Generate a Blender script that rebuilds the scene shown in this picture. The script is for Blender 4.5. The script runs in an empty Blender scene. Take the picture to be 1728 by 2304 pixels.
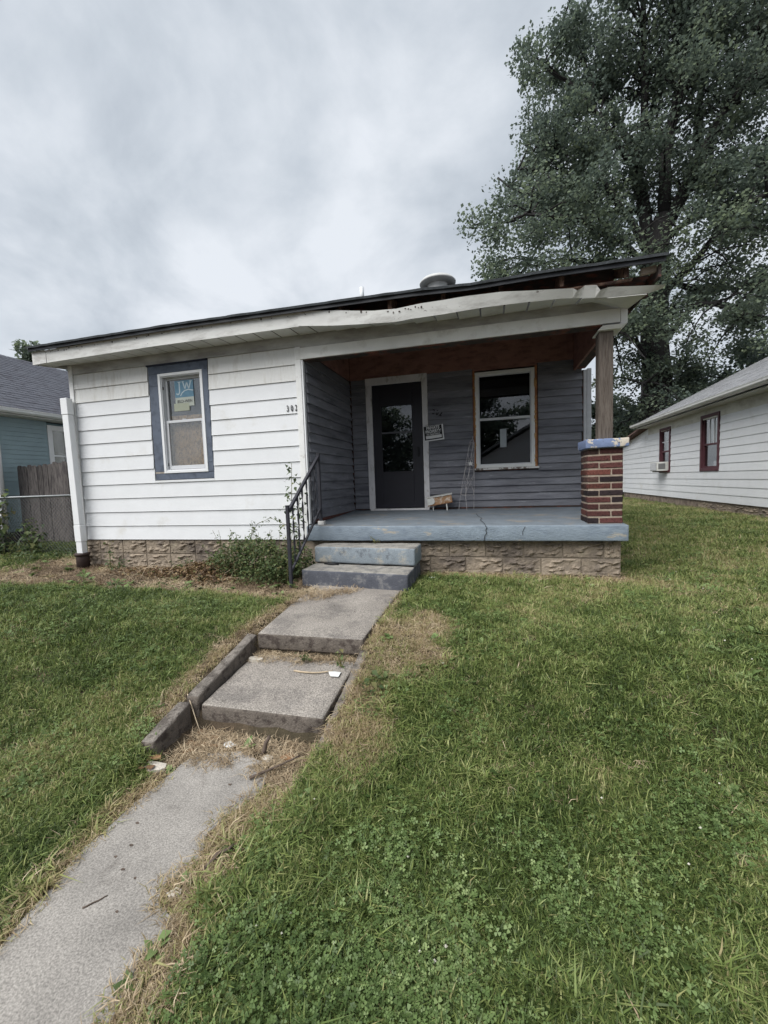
import bpy, bmesh, math, random
import numpy as np
from mathutils import Vector, Matrix, Euler, noise as mnoise

random.seed(7); RNG = np.random.default_rng(11)
S = bpy.context.scene
COL = S.collection
R = math.radians

# ------------------------------------------------------------------ camera
CAMP = Vector((6.02086, -4.94115, 0.71781))
_p, _r, _y = 0.07397, -0.03555, 0.25173
fw = Vector((-math.sin(_y)*math.cos(_p), math.cos(_y)*math.cos(_p), -math.sin(_p)))
r0 = Vector((math.cos(_y), math.sin(_y), 0)); u0 = r0.cross(fw)
cr = r0*math.cos(_r) + u0*math.sin(_r); cu = u0*math.cos(_r) - r0*math.sin(_r)
cd = bpy.data.cameras.new('camera'); cam = bpy.data.objects.new('camera', cd); COL.objects.link(cam)
cd.sensor_fit = 'VERTICAL'; cd.sensor_height = 24.0; cd.lens = 24.0*930/2304
cd.clip_start = 0.05; cd.clip_end = 3000
cam.matrix_world = Matrix(((cr.x, cu.x, -fw.x, CAMP.x), (cr.y, cu.y, -fw.y, CAMP.y), (cr.z, cu.z, -fw.z, CAMP.z), (0, 0, 0, 1)))
S.camera = cam

# ------------------------------------------------------------------ sky, sun, exposure
SUN_EL, SUN_ROT = R(52), R(214)
W = bpy.data.worlds.new('World'); S.world = W; W.use_nodes = True
nt = W.node_tree; nt.nodes.clear()
def wn(t, **k):
    n = nt.nodes.new(t)
    for a, b in k.items(): setattr(n, a, b)
    return n
wl = nt.links.new
sky = wn('ShaderNodeTexSky'); sky.sky_type = 'NISHITA'; sky.sun_disc = False
sky.sun_elevation = SUN_EL; sky.sun_rotation = SUN_ROT; sky.air_density = 1.0; sky.dust_density = 3.0
tc = wn('ShaderNodeTexCoord')
sep = wn('ShaderNodeSeparateXYZ'); wl(tc.outputs['Generated'], sep.inputs[0])
den = wn('ShaderNodeMath', operation='ADD'); wl(sep.outputs['Z'], den.inputs[0]); den.inputs[1].default_value = 0.55
den2 = wn('ShaderNodeMath', operation='MAXIMUM'); wl(den.outputs[0], den2.inputs[0]); den2.inputs[1].default_value = 0.08
dx = wn('ShaderNodeMath', operation='DIVIDE'); wl(sep.outputs['X'], dx.inputs[0]); wl(den2.outputs[0], dx.inputs[1])
dy = wn('ShaderNodeMath', operation='DIVIDE'); wl(sep.outputs['Y'], dy.inputs[0]); wl(den2.outputs[0], dy.inputs[1])
cmb = wn('ShaderNodeCombineXYZ'); wl(dx.outputs[0], cmb.inputs[0]); wl(dy.outputs[0], cmb.inputs[1]); cmb.inputs[2].default_value = 3.7
n1 = wn('ShaderNodeTexNoise'); wl(cmb.outputs[0], n1.inputs['Vector']); n1.inputs['Scale'].default_value = 3.0; n1.inputs['Detail'].default_value = 7; n1.inputs['Roughness'].default_value = 0.54; n1.inputs['Distortion'].default_value = 0.25
n2 = wn('ShaderNodeTexNoise'); wl(cmb.outputs[0], n2.inputs['Vector']); n2.inputs['Scale'].default_value = 1.15; n2.inputs['Detail'].default_value = 2
nm = wn('ShaderNodeMix'); nm.data_type = 'FLOAT'; nm.inputs[0].default_value = 0.3; wl(n1.outputs['Fac'], nm.inputs[2]); wl(n2.outputs['Fac'], nm.inputs[3])
ramp = wn('ShaderNodeValToRGB'); wl(nm.outputs[0], ramp.inputs[0])
e = ramp.color_ramp.elements
e[0].position = 0.39; e[0].color = (0.355, 0.40, 0.455, 1)
e[1].position = 0.61; e[1].color = (0.685, 0.72, 0.77, 1)
m = e.new(0.5); m.color = (0.51, 0.555, 0.61, 1)
skm = wn('ShaderNodeMix'); skm.data_type = 'RGBA'; skm.blend_type = 'MULTIPLY'; skm.inputs[0].default_value = 1.0
wl(sky.outputs[0], skm.inputs[6]); skm.inputs[7].default_value = (0.1, 0.1, 0.1, 1)
mixs = wn('ShaderNodeMix'); mixs.data_type = 'RGBA'; mixs.inputs[0].default_value = 0.95
wl(skm.outputs[2], mixs.inputs[6]); wl(ramp.outputs[0], mixs.inputs[7])
bg = wn('ShaderNodeBackground'); wl(mixs.outputs[2], bg.inputs['Color']); bg.inputs['Strength'].default_value = 0.40
wo = wn('ShaderNodeOutputWorld'); wl(bg.outputs[0], wo.inputs[0])

sd = bpy.data.lights.new('sun', 'SUN'); sun = bpy.data.objects.new('sun', sd); COL.objects.link(sun)
sd.energy = 1.5; sd.angle = R(50); sd.color = (1.0, 0.985, 0.96)
sdir = Vector((math.sin(SUN_ROT)*math.cos(SUN_EL), math.cos(SUN_ROT)*math.cos(SUN_EL), math.sin(SUN_EL)))
sun.rotation_euler = sdir.to_track_quat('Z', 'Y').to_euler(); sun.location = (0, -10, 20)
S.view_settings.view_transform = 'Standard'; S.view_settings.look = 'None'
S.view_settings.exposure = 1.62; S.view_settings.gamma = 1.0; S.view_settings.use_curve_mapping = False
S.cycles.max_bounces = 5; S.cycles.diffuse_bounces = 2; S.cycles.transparent_max_bounces = 10
S.cycles.use_denoising = True
S.cycles.use_adaptive_sampling = True; S.cycles.adaptive_threshold = 0.02
S.cycles.sample_clamp_indirect = 6

# ------------------------------------------------------------------ materials
MATS = {}
def lin(c):
    return tuple(c) + (1.0,)
def mat(name, col, rough=0.8, var=0.15, scale=5.0, col2=None, thr=(0.5, 0.6), pscale=3.0, bump=0.0, bscale=60.0,
        spec=0.3, rnd=0.0, stretch=(1, 1, 1), metal=0.0, col3=None, thr3=(0.6, 0.7), p3scale=9.0, fine=0.0, fscale=300.0, translucent=0.0):
    if name in MATS: return MATS[name]
    m = bpy.data.materials.new(name); m.use_nodes = True; MATS[name] = m
    t = m.node_tree; N = t.nodes; L = t.links.new
    b = N['Principled BSDF']; b.inputs['Roughness'].default_value = rough
    b.inputs['Specular IOR Level'].default_value = spec; b.inputs['Metallic'].default_value = metal
    g = N.new('ShaderNodeNewGeometry')
    mp = N.new('ShaderNodeMapping'); mp.inputs['Scale'].default_value = stretch; L(g.outputs['Position'], mp.inputs['Vector'])
    def nz(sc, det=4, ro=0.6):
        n = N.new('ShaderNodeTexNoise'); n.inputs['Scale'].default_value = sc; n.inputs['Detail'].default_value = det
        n.inputs['Roughness'].default_value = ro; L(mp.outputs[0], n.inputs['Vector']); return n.outputs['Fac']
    def mr(src, a, bb, c, d):
        n = N.new('ShaderNodeMapRange'); L(src, n.inputs[0]); n.inputs[1].default_value = a; n.inputs[2].default_value = bb
        n.inputs[3].default_value = c; n.inputs[4].default_value = d; return n.outputs[0]
    def mixc(f, A, B, bt='MIX'):
        n = N.new('ShaderNodeMix'); n.data_type = 'RGBA'; n.blend_type = bt
        if hasattr(f, 'node'): L(f, n.inputs[0])
        else: n.inputs[0].default_value = f
        for k, x in ((6, A), (7, B)):
            if hasattr(x, 'node'): L(x, n.inputs[k])
            else: n.inputs[k].default_value = lin(x)
        return n.outputs[2]
    c = mixc(1.0, col, col)
    if col2 is not None: c = mixc(mr(nz(pscale, 6, 0.65), thr[0], thr[1], 0, 1), c, col2)
    if col3 is not None: c = mixc(mr(nz(p3scale, 6, 0.7), thr3[0], thr3[1], 0, 1), c, col3)
    v = mr(nz(scale, 5), 0.3, 0.7, 1-var, 1+var)
    if fine > 0:
        f2 = mr(nz(fscale, 2), 0.3, 0.7, 1-fine, 1+fine)
        mm = N.new('ShaderNodeMath'); mm.operation = 'MULTIPLY'; L(v, mm.inputs[0]); L(f2, mm.inputs[1]); v = mm.outputs[0]
    if rnd > 0:
        oi = N.new('ShaderNodeObjectInfo')
        f3 = mr(oi.outputs['Random'], 0, 1, 1-rnd, 1+rnd)
        mm = N.new('ShaderNodeMath'); mm.operation = 'MULTIPLY'; L(v, mm.inputs[0]); L(f3, mm.inputs[1]); v = mm.outputs[0]
    vm = N.new('ShaderNodeVectorMath'); vm.operation = 'SCALE'; L(c, vm.inputs[0]); L(v, vm.inputs['Scale'])
    L(vm.outputs[0], b.inputs['Base Color'])
    if bump > 0:
        bn = N.new('ShaderNodeBump'); bn.inputs['Strength'].default_value = 1.0; bn.inputs['Distance'].default_value = bump
        L(nz(bscale, 5, 0.6), bn.inputs['Height']); L(bn.outputs[0], b.inputs['Normal'])
    return m

def glass_mat(name='window_glass', tint=(0.75, 0.8, 0.82), refl=1.0):
    if name in MATS: return MATS[name]
    m = bpy.data.materials.new(name); m.use_nodes = True; MATS[name] = m
    t = m.node_tree; N = t.nodes; L = t.links.new; N.remove(N['Principled BSDF'])
    tr = N.new('ShaderNodeBsdfTransparent'); tr.inputs[0].default_value = lin(tint)
    gl = N.new('ShaderNodeBsdfGlossy'); gl.inputs['Roughness'].default_value = 0.015
    fr = N.new('ShaderNodeFresnel'); fr.inputs[0].default_value = 1.62
    ad = N.new('ShaderNodeMath'); ad.operation = 'MULTIPLY_ADD'; L(fr.outputs[0], ad.inputs[0]); ad.inputs[1].default_value = 1.3*refl; ad.inputs[2].default_value = 0.03*max(0, refl-0.3)
    mx = N.new('ShaderNodeMixShader'); L(ad.outputs[0], mx.inputs[0]); L(tr.outputs[0], mx.inputs[1]); L(gl.outputs[0], mx.inputs[2])
    L(mx.outputs[0], N['Material Output'].inputs[0]); return m

def leaf_mat(name, stops, transl=0.35, attr='tint', inst=True, rough=0.55, jit=0.25):
    m = bpy.data.materials.new(name); m.use_nodes = True; MATS[name] = m
    t = m.node_tree; N = t.nodes; L = t.links.new
    b = N['Principled BSDF']; b.inputs['Roughness'].default_value = rough; b.inputs['Specular IOR Level'].default_value = 0.25
    a = N.new('ShaderNodeAttribute'); a.attribute_name = attr; a.attribute_type = 'INSTANCER' if inst else 'GEOMETRY'
    v = a.outputs['Fac']
    if inst:
        a2 = N.new('ShaderNodeAttribute'); a2.attribute_name = 'bt'; a2.attribute_type = 'GEOMETRY'
        mm = N.new('ShaderNodeMath'); mm.operation = 'MULTIPLY_ADD'; L(a2.outputs['Fac'], mm.inputs[0]); mm.inputs[1].default_value = jit; L(v, mm.inputs[2]); v = mm.outputs[0]
    rp = N.new('ShaderNodeValToRGB'); L(v, rp.inputs[0]); el = rp.color_ramp.elements
    el[0].position = stops[0][0]; el[0].color = lin(stops[0][1]); el[1].position = stops[-1][0]; el[1].color = lin(stops[-1][1])
    for p, c in stops[1:-1]:
        q = el.new(p); q.color = lin(c)
    L(rp.outputs[0], b.inputs['Base Color'])
    tl = N.new('ShaderNodeBsdfTranslucent'); L(rp.outputs[0], tl.inputs[0])
    mx = N.new('ShaderNodeMixShader'); mx.inputs[0].default_value = transl
    L(b.outputs[0], mx.inputs[1]); L(tl.outputs[0], mx.inputs[2]); L(mx.outputs[0], N['Material Output'].inputs[0])
    return m

WHITE = mat('white_siding_paint', (0.68, 0.69, 0.705), 0.5, 0.035, 3, col2=(0.56, 0.55, 0.52), thr=(0.58, 0.8), pscale=2.2, rnd=0.02, bump=0.0012, bscale=120, fine=0.03, fscale=140)
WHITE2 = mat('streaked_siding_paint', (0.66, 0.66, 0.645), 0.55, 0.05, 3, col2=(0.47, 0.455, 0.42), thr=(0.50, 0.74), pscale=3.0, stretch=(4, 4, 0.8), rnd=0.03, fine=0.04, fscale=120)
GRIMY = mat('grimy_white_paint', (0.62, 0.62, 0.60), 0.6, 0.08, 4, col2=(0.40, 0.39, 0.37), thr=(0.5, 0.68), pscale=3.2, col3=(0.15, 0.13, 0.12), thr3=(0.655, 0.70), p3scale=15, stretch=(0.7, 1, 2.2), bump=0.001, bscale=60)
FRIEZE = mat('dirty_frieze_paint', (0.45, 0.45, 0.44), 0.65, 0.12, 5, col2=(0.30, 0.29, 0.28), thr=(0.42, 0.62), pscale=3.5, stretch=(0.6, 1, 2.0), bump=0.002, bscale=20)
TRIMW = mat('white_trim_paint', (0.72, 0.72, 0.71), 0.5, 0.05, 6, col2=(0.50, 0.48, 0.45), thr=(0.58, 0.72), pscale=7)
DOORTRIM = mat('worn_white_door_trim', (0.60, 0.59, 0.60), 0.55, 0.08, 8, col2=(0.36, 0.34, 0.32), thr=(0.55, 0.66), pscale=9, stretch=(1, 1, 0.5))
VINYL = mat('white_vinyl_frame', (0.72, 0.73, 0.74), 0.35, 0.02, 5, rnd=0.01)
GREYSASH = mat('grey_white_sash', (0.55, 0.56, 0.58), 0.4, 0.04, 5)
BLUEGREY = mat('blue_grey_trim_paint', (0.105, 0.125, 0.165), 0.7, 0.14, 9, col2=(0.075, 0.09, 0.12), thr=(0.5, 0.62), pscale=8, col3=(0.03, 0.03, 0.035), thr3=(0.68, 0.71), p3scale=30, bump=0.001, bscale=80, rnd=0.06)
CLAP = mat('weathered_slate_clapboard_paint', (0.185, 0.189, 0.212), 0.75, 0.2, 6, col2=(0.095, 0.098, 0.115), thr=(0.5, 0.66), pscale=3.0, col3=(0.30, 0.31, 0.33), thr3=(0.60, 0.72), p3scale=5, stretch=(0.6, 0.6, 4.0), bump=0.002, bscale=25, rnd=0.16)
DARKWOOD = mat('dark_wood_and_attic_shade', (0.05, 0.038, 0.034), 0.9, 0.3, 8, stretch=(1, 1, 4), col2=(0.13, 0.05, 0.035), thr=(0.5, 0.6), pscale=5)
PLY = mat('reddish_plywood', (0.225, 0.118, 0.095), 0.75, 0.14, 4, col2=(0.135, 0.066, 0.055), thr=(0.48, 0.66), pscale=5, stretch=(1, 1, 2.5), col3=(0.09, 0.04, 0.035), thr3=(0.68, 0.72), p3scale=7, bump=0.0008, bscale=40)
RAWORANGE = mat('raw_orange_wood_edge', (0.30, 0.13, 0.06), 0.8, 0.3, 12, col2=(0.42, 0.25, 0.10), thr=(0.55, 0.62), pscale=14, bump=0.004, bscale=50)
OSB = mat('strand_board', (0.36, 0.235, 0.125), 0.8, 0.3, 28, col2=(0.19, 0.115, 0.06), thr=(0.5, 0.58), pscale=34, col3=(0.40, 0.29, 0.17), thr3=(0.6, 0.66), p3scale=46, stretch=(1, 1, 0.7))
POSTW = mat('weathered_post_wood', (0.125, 0.105, 0.090), 0.85, 0.22, 10, col2=(0.075, 0.058, 0.047), thr=(0.48, 0.6), pscale=16, stretch=(7, 7, 0.45), bump=0.002, bscale=30)
BRICKS = [mat('brick_%s' % n, c, 0.85, 0.3, 40, col2=tuple(x*0.4 for x in c), thr=(0.5, 0.62), pscale=45, rnd=0.3, bump=0.006, bscale=85, stretch=(1, 1, 1.3))
          for n, c in (('maroon', (0.082, 0.030, 0.027)), ('dark', (0.028, 0.018, 0.020)), ('red', (0.125, 0.044, 0.034)), ('brown', (0.064, 0.034, 0.028)))]
MORTAR = mat('mortar', (0.33, 0.27, 0.215), 0.95, 0.2, 25, bump=0.004, bscale=120, fine=0.15)
CAPM = mat('blue_peeling_cap_paint', (0.17, 0.22, 0.36), 0.8, 0.15, 14, col2=(0.56, 0.50, 0.42), thr=(0.55, 0.57), pscale=7.5, col3=(0.10, 0.11, 0.14), thr3=(0.62, 0.66), p3scale=16, bump=0.004, bscale=70)
SLABM = mat('light_blue_porch_paint', (0.205, 0.247, 0.29), 0.75, 0.12, 9, col2=(0.33, 0.31, 0.27), thr=(0.61, 0.655), pscale=3.1, col3=(0.14, 0.175, 0.22), thr3=(0.5, 0.7), p3scale=5, bump=0.007, bscale=45, fine=0.08, fscale=160, stretch=(0.8, 1, 2))
SLABTOP = mat('worn_porch_floor_paint', (0.155, 0.18, 0.205), 0.7, 0.14, 5, col2=(0.22, 0.205, 0.185), thr=(0.54, 0.68), pscale=3.3, bump=0.002, bscale=60, fine=0.1, fscale=160)
STEPB = mat('pale_blue_step_paint', (0.215, 0.248, 0.275), 0.85, 0.12, 9, col2=(0.33, 0.31, 0.265), thr=(0.56, 0.66), pscale=4.5, col3=(0.09, 0.10, 0.115), thr3=(0.56, 0.70), p3scale=6, bump=0.006, bscale=60, fine=0.2, fscale=120)
STEPTOP = mat('worn_step_top', (0.27, 0.255, 0.23), 0.9, 0.2, 9, col2=(0.17, 0.165, 0.158), thr=(0.48, 0.6), pscale=8, bump=0.005, bscale=90, fine=0.2, fscale=170)
STEPG = mat('dark_step_face', (0.085, 0.09, 0.108), 0.9, 0.2, 9, col2=(0.15, 0.15, 0.155), thr=(0.52, 0.62), pscale=9, col3=(0.45, 0.44, 0.42), thr3=(0.70, 0.72), p3scale=11, bump=0.006, bscale=80, fine=0.2, fscale=170)
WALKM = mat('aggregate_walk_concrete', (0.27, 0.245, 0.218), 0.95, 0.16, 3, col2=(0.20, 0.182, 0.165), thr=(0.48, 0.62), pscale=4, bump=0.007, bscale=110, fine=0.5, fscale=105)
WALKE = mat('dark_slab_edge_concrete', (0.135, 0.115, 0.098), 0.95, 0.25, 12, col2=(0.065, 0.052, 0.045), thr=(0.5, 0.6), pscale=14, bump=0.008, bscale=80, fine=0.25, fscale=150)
WALKL = mat('pale_walk_concrete', (0.285, 0.266, 0.243), 0.95, 0.09, 2.5, col2=(0.225, 0.21, 0.192), thr=(0.46, 0.66), pscale=3.2, col3=(0.165, 0.15, 0.135), thr3=(0.58, 0.76), p3scale=5.5, bump=0.003, bscale=150, fine=0.34, fscale=150)
BLOCKM = mat('rock_face_block', (0.25, 0.205, 0.158), 0.95, 0.2, 18, col2=(0.145, 0.12, 0.10), thr=(0.5, 0.62), pscale=2.6, rnd=0.2, col3=(0.33, 0.28, 0.21), thr3=(0.58, 0.68), p3scale=3.4, bump=0.006, bscale=60, fine=0.12, fscale=180)
BLOCKJ = mat('block_mortar', (0.27, 0.225, 0.175), 0.95, 0.2, 10, bump=0.006, bscale=60)
BLACKMETAL = mat('black_railing_paint', (0.028, 0.028, 0.036), 0.5, 0.2, 20, col2=(0.10, 0.09, 0.09), thr=(0.66, 0.7), pscale=20, spec=0.4)
ROOFM = mat('dark_roof_shingle', (0.045, 0.05, 0.055), 0.95, 0.3, 30, col2=(0.03, 0.033, 0.036), thr=(0.5, 0.6), pscale=9, bump=0.004, bscale=120)
ROOFL = mat('grey_roof_shingle', (0.27, 0.275, 0.285), 0.95, 0.25, 30, col2=(0.18, 0.18, 0.19), thr=(0.5, 0.62), pscale=3.5, bump=0.004, bscale=100)
ROOFD = mat('slate_grey_roof_shingle', (0.10, 0.105, 0.125), 0.95, 0.25, 30, col2=(0.075, 0.075, 0.09), thr=(0.5, 0.62), pscale=4, bump=0.004, bscale=100)
TEAL = mat('teal_vinyl_siding', (0.245, 0.325, 0.355), 0.55, 0.05, 4, rnd=0.03)
MAROON = mat('maroon_window_paint', (0.085, 0.032, 0.040), 0.6, 0.15, 10)
FENCEW = mat('weathered_fence_wood', (0.155, 0.138, 0.13), 0.9, 0.25, 7, col2=(0.055, 0.047, 0.05), thr=(0.46, 0.62), pscale=10, stretch=(6, 6, 0.5), rnd=0.18, bump=0.003, bscale=30)
GALV = mat('galvanised_steel', (0.20, 0.21, 0.215), 0.45, 0.12, 20, metal=0.6)
WIREM = mat('dull_fence_wire', (0.16, 0.165, 0.17), 0.6, 0.1, 20, metal=0.3)
BROWNPIPE = mat('brown_drain_pipe', (0.045, 0.03, 0.027), 0.6, 0.2, 12)
DOORM = mat('dark_storm_door_paint', (0.015, 0.0145, 0.021), 0.4, 0.1, 6, spec=0.4)
BLACK = mat('black_plastic', (0.01, 0.01, 0.012), 0.5, 0.1, 5)
SIGNW = mat('sign_white', (0.66, 0.66, 0.66), 0.5, 0.05, 10)
SIGNB = mat('sign_black', (0.008, 0.008, 0.010), 0.5, 0.05, 10)
STICKB = mat('sticker_blue', (0.10, 0.205, 0.285), 0.5, 0.15, 25)
STICKW = mat('sticker_pale', (0.38, 0.41, 0.37), 0.6, 0.05, 25)
STICKT = mat('sticker_lettering', (0.44, 0.51, 0.55), 0.5, 0.03, 25)
RUST = mat('rusty_mailbox_metal', (0.34, 0.20, 0.11), 0.8, 0.25, 22, col2=(0.50, 0.43, 0.36), thr=(0.52, 0.6), pscale=16, col3=(0.16, 0.07, 0.035), thr3=(0.6, 0.66), p3scale=30)
CREAM = mat('chipped_white_mailbox_paint', (0.58, 0.58, 0.55), 0.6, 0.1, 22, col2=(0.40, 0.30, 0.20), thr=(0.64, 0.68), pscale=26)
WIREW = mat('pale_trellis_wire', (0.42, 0.40, 0.40), 0.5, 0.2, 20, col2=(0.20, 0.14, 0.12), thr=(0.6, 0.68), pscale=20)
VENTM = mat('grey_vent_metal', (0.52, 0.52, 0.51), 0.5, 0.12, 8)
PIPEW = mat('white_pvc_pipe', (0.62, 0.64, 0.66), 0.4, 0.03, 8)
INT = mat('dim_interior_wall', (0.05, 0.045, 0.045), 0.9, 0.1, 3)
CURTAIN = mat('pale_curtain', (0.42, 0.43, 0.44), 0.9, 0.12, 6, stretch=(14, 14, 0.4))
BARK = mat('tree_bark', (0.030, 0.028, 0.028), 0.95, 0.3, 6, stretch=(4, 4, 0.8), bump=0.03, bscale=7)
STEMM = mat('weed_stem', (0.14, 0.13, 0.055), 0.8, 0.2, 20)
TWIG = mat('dry_twig', (0.10, 0.075, 0.06), 0.9, 0.25, 30)
PALESTICK = mat('pale_dry_stick', (0.42, 0.34, 0.24), 0.85, 0.2, 30)
PAPER = mat('white_paper_litter', (0.66, 0.67, 0.66), 0.8, 0.08, 40)
DEADLEAF = mat('dead_leaf', (0.20, 0.115, 0.06), 0.85, 0.3, 60, rnd=0.3)
PALESTONE = mat('pale_broken_concrete', (0.48, 0.44, 0.38), 0.95, 0.2, 40, bump=0.004, bscale=90)
SOIL = mat('lawn_soil', (0.075, 0.055, 0.036), 1.0, 0.3, 6, col2=(0.048, 0.039, 0.024), thr=(0.45, 0.6), pscale=2.2, col3=(0.17, 0.125, 0.08), thr3=(0.58, 0.7), p3scale=5, bump=0.012, bscale=35, fine=0.25, fscale=120)
ASPH = mat('asphalt', (0.055, 0.055, 0.057), 0.95, 0.15, 20, bump=0.003, bscale=200)
GLASS = glass_mat('window_glass', (0.92, 0.93, 0.93), 0.32)
GLASSD = glass_mat('door_glass', (0.5, 0.52, 0.56), 0.95)

# ------------------------------------------------------------------ mesh helpers
class MB:
    def __init__(s): s.v = []; s.f = []
    def add(s, vs, fs):
        o = len(s.v); s.v += [tuple(p) for p in vs]; s.f += [tuple(i+o for i in q) for q in fs]; return s
    def hexa(s, p):   # 4 bottom (ccw from above) + 4 top
        return s.add(p, [(3, 2, 1, 0), (4, 5, 6, 7), (0, 1, 5, 4), (1, 2, 6, 5), (2, 3, 7, 6), (3, 0, 4, 7)])
    def box(s, x0, x1, y0, y1, z0, z1):
        return s.hexa([(x0, y0, z0), (x1, y0, z0), (x1, y1, z0), (x0, y1, z0), (x0, y0, z1), (x1, y0, z1), (x1, y1, z1), (x0, y1, z1)])
    def tube(s, pts, r, n=6, cap=True):
        pts = [Vector(p) for p in pts]; rs = r if isinstance(r, (list, tuple)) else [r]*len(pts)
        base = len(s.v); prev = None
        for i, p in enumerate(pts):
            d = (pts[min(i+1, len(pts)-1)] - pts[max(i-1, 0)]).normalized()
            if prev is None:
                a = Vector((0, 0, 1)) if abs(d.z) < 0.9 else Vector((1, 0, 0)); x = d.cross(a).normalized()
            else:
                x = (prev - d*prev.dot(d)).normalized()
            prev = x; y = d.cross(x)
            for k in range(n):
                t = 2*math.pi*k/n; q = p + (x*math.cos(t) + y*math.sin(t))*rs[i]; s.v.append(tuple(q))
        for i in range(len(pts)-1):
            for k in range(n):
                a = base+i*n+k; b = base+i*n+(k+1) % n; s.f.append((a, b, b+n, a+n))
        if cap:
            s.f.append(tuple(base+k for k in reversed(range(n)))); e_ = base+(len(pts)-1)*n; s.f.append(tuple(e_+k for k in range(n)))
        return s
    def prism(s, poly, axis, a, b):   # poly of 2-D points extruded along axis from a to b
        n = len(poly)
        def P(q, t):
            if axis == 'x': return (t, q[0], q[1])
            if axis == 'y': return (q[0], t, q[1])
            return (q[0], q[1], t)
        vs = [P(q, a) for q in poly] + [P(q, b) for q in poly]
        return s.add(vs, [tuple(reversed(range(n))), tuple(range(n, 2*n))] + [(i, (i+1) % n, n+(i+1) % n, n+i) for i in range(n)])
    def mesh(s, name, m, smooth=False):
        me = bpy.data.meshes.new(name); me.from_pydata(s.v, [], s.f)
        bm = bmesh.new(); bm.from_mesh(me); bmesh.ops.recalc_face_normals(bm, faces=bm.faces); bm.to_mesh(me); bm.free()
        me.materials.append(m)
        if smooth: me.polygons.foreach_set('use_smooth', [True]*len(me.polygons))
        return me
    def build(s, name, m, parent=None, smooth=False, bevel=0.0, seg=2):
        return link(name, s.mesh(name, m, smooth), parent, bevel=bevel, seg=seg)

def link(name, me, parent=None, loc=None, rot=None, bevel=0.0, seg=2):
    o = bpy.data.objects.new(name, me); COL.objects.link(o)
    if parent is not None:
        o.parent = parent
        if parent.type == 'EMPTY': o.matrix_parent_inverse = parent_world(parent).inverted()
    if loc is not None: o.location = loc
    if rot is not None: o.rotation_euler = rot
    if bevel > 0:
        b = o.modifiers.new('bevel', 'BEVEL'); b.width = bevel; b.segments = seg; b.limit_method = 'ANGLE'; b.angle_limit = R(40)
    return o
def parent_world(o):
    return Matrix.LocRotScale(o.location, o.rotation_euler, o.scale)
def thing(name, label, cat, loc=(0, 0, 0), group=None):
    o = bpy.data.objects.new(name, None); COL.objects.link(o); o.location = loc; o.empty_display_size = 0.1
    return tag(o, label, cat, group)
def tag(o, label, cat, group=None):
    o['label'] = label; o['category'] = cat
    if group: o['group'] = group
    return o
def struct(o): o['kind'] = 'structure'; return o
def stuff(o, label=None, cat=None):
    o['kind'] = 'stuff'
    if label: o['label'] = label
    if cat: o['category'] = cat
    return o
def copy_tree(o, parent=None):
    c = o.copy(); COL.objects.link(c); c.parent = parent
    for ch in list(o.children): copy_tree(ch, c)
    return c
def text_mesh(txt, size, m, depth=0.0, bold=0.0, name='lettering', sx=1.0, align='CENTER'):
    cu_ = bpy.data.curves.new(name, 'FONT'); cu_.body = txt; cu_.size = size; cu_.extrude = depth; cu_.offset = bold
    cu_.align_x = align; cu_.align_y = 'CENTER'; cu_.resolution_u = 3
    to = bpy.data.objects.new(name, cu_); COL.objects.link(to)
    me = bpy.data.meshes.new_from_object(to); bpy.data.objects.remove(to); bpy.data.curves.remove(cu_)
    me.name = name; me.transform(Matrix.Scale(sx, 4, Vector((1, 0, 0))) @ Matrix.Identity(4))
    me.transform(Matrix.Rotation(R(90), 4, 'X'))     # upright, facing -Y
    me.materials.clear(); me.materials.append(m); return me
def rough_box(name, corners, m, parent=None, cuts=10, bev=0.02, amp=0.006, freq=6.0, seed=0, mtop=None, mside=None, topn=0.75):
    """corners: 4 bottom + 4 top points; worn, rounded, uneven concrete"""
    bm = bmesh.new(); vs = [bm.verts.new(c) for c in corners]
    for q in ((3, 2, 1, 0), (4, 5, 6, 7), (0, 1, 5, 4), (1, 2, 6, 5), (2, 3, 7, 6), (3, 0, 4, 7)): bm.faces.new([vs[i] for i in q])
    bmesh.ops.recalc_face_normals(bm, faces=bm.faces)
    bmesh.ops.bevel(bm, geom=list(bm.edges), offset=bev, segments=2, profile=0.6, affect='EDGES')
    for _ in range(cuts):
        L = [e_ for e_ in bm.edges if e_.calc_length() > 0.09]
        if not L: break
        bmesh.ops.subdivide_edges(bm, edges=L, cuts=1, use_grid_fill=True)
    bm.normal_update()
    for v in bm.verts:
        p = v.co*freq + Vector((seed*7.3, seed*3.1, 0))
        d = mnoise.noise(p)*amp + mnoise.noise(p*3.3)*amp*0.6
        v.co += v.normal*d
    bmesh.ops.triangulate(bm, faces=[f for f in bm.faces if len(f.verts) > 4])
    me = bpy.data.meshes.new(name); 
    bm.normal_update()
    me.materials.append(m)
    if mside is not None:
        me.materials.append(mside)
        for f in bm.faces: f.material_index = 0 if f.normal.z > topn else 1
    for f in bm.faces: f.smooth = True
    bm.to_mesh(me); bm.free()
    return link(name, me, parent)

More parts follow.
